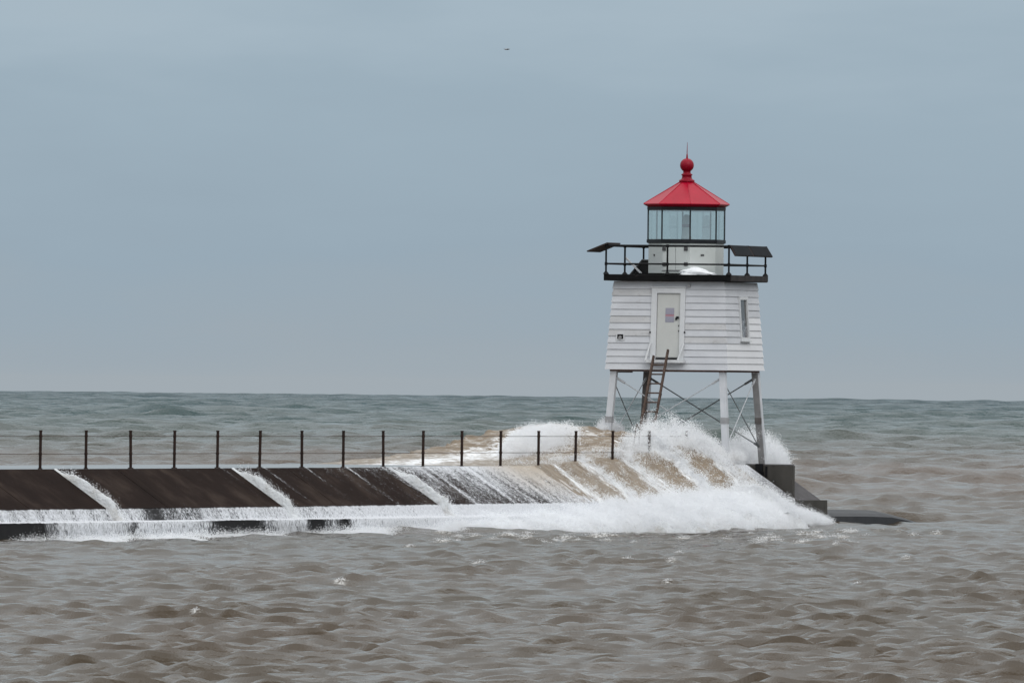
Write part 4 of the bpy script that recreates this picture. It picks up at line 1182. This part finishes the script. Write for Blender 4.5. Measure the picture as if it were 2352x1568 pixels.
# splash on the wall face: photo outline falls from the left top of the wall to the water at the right
def wall_splash(k):
    s = rng.uniform(S_WALL - 1.2, S_WALL - .03, k); n = rng.uniform(-.3, 2.9, k)
    top = np.interp(n, [-.3, .1, .5, 1.1, 1.6, 2.2, 2.9], [CAPZ + .1, CAPZ - .35, 1.15, .84, .66, .45, .12])
    top = top * (.82 + .5 * (fbm(n * 4.5, s * 2, 101, 3) - .3))
    z = top * (1 - rng.beta(1, 2.2, k) * .9)
    return Wn(s, n, z)
p7 = wall_splash(13000)
p8 = np.concatenate([p6, p7])
specks('spray', p8, sizes(len(p8), .017), None, 1, 'fluffy white spray standing over the foam and against the end wall')

# ------------------------------------------------------------------ three streams pouring down the joints
def stream(sj, label):
    t = np.linspace(0, 1, 70); u = np.linspace(-1, 1, 14)
    T, Uu = np.meshgrid(t, u, indexing='ij')
    n = T * (STN + .3); z = np.interp(n, [0, SLN, STN, 2.3], [CAPZ, SLZ, STZ, STZ])
    jag = fbm(T * 9 + sj, np.zeros_like(T), int(sj * 7) % 97, 3)
    wl = .11 + .02 * T; wr_ = (.16 + .30 * T ** .8) * (.55 + .9 * jag)
    ss = sj + .09 + np.where(Uu < 0, Uu * wl, Uu * wr_)
    dome = (1 - Uu ** 2) * (.03 + .22 * sstep(.05, .35, T) * sstep(1.0, .8, T)) * (.7 + .6 * fbm(T * 14, Uu * 2, int(sj * 13) % 89, 3))
    V = Wn(ss, n + dome * .5 - .01, z + dome * .9 - .01).reshape(-1, 3)
    me = grid_mesh('water_stream', V, 70, 14)
    o = link('water_stream', me, M['foam'])
    tag(o, label, 'water stream', 'streams pouring down the breakwater joints', 'stuff')
    k = 2600
    tt = .06 + .94 * rng.beta(1.8, 1.0, k); nn_ = tt * (STN + .1)
    jag = fbm(tt * 9 + sj, np.zeros(k), int(sj * 7) % 97, 3)
    side_ = rng.uniform(-.1, 1.15, k)
    s_ = sj + .09 + side_ * (.16 + .30 * tt ** .8) * (.55 + .9 * jag)
    z_ = np.interp(nn_, [0, SLN, STN, 2.3], [CAPZ, SLZ, STZ, STZ]) + rng.exponential(.03, k) + .08 * (1 - side_ ** 2).clip(0)
    return Wn(s_, nn_, z_)
q1 = stream(J[0], 'white water stream in the leftmost joint of the breakwater slope')
q2 = stream(J[1], 'white water stream in the middle joint of the breakwater slope')
q3 = stream(J[2], 'white water stream in the joint nearest the breaking wave')
q = np.concatenate([q1, q2, q3])
specks('stream_spray', q, sizes(len(q), .016), None, 1, 'loose white drops over the three streams on the breakwater slope', clump=.05)

# ------------------------------------------------------------------ drops torn off the breaking crests
wc = []
for c, w_ in CREST:
    k = int(60 + 500 * w_)
    u = rng.normal(0, .55, k); h = rng.exponential(1, k).clip(0, 3) * (.012 + .07 * w_) * np.exp(-u * u)
    wc.append(np.stack([c[0] + u * w_ + h * .5, c[1] + u * w_ * .5 + rng.normal(0, .12, k), c[2] - .012 - .05 * u * u * w_ + h], -1))
wc = np.concatenate(wc)
specks('whitecap_foam', wc, sizes(len(wc), .011), None, 1, 'small broken whitecaps on the crests of the choppy brown water', 'whitecaps', clump=0)
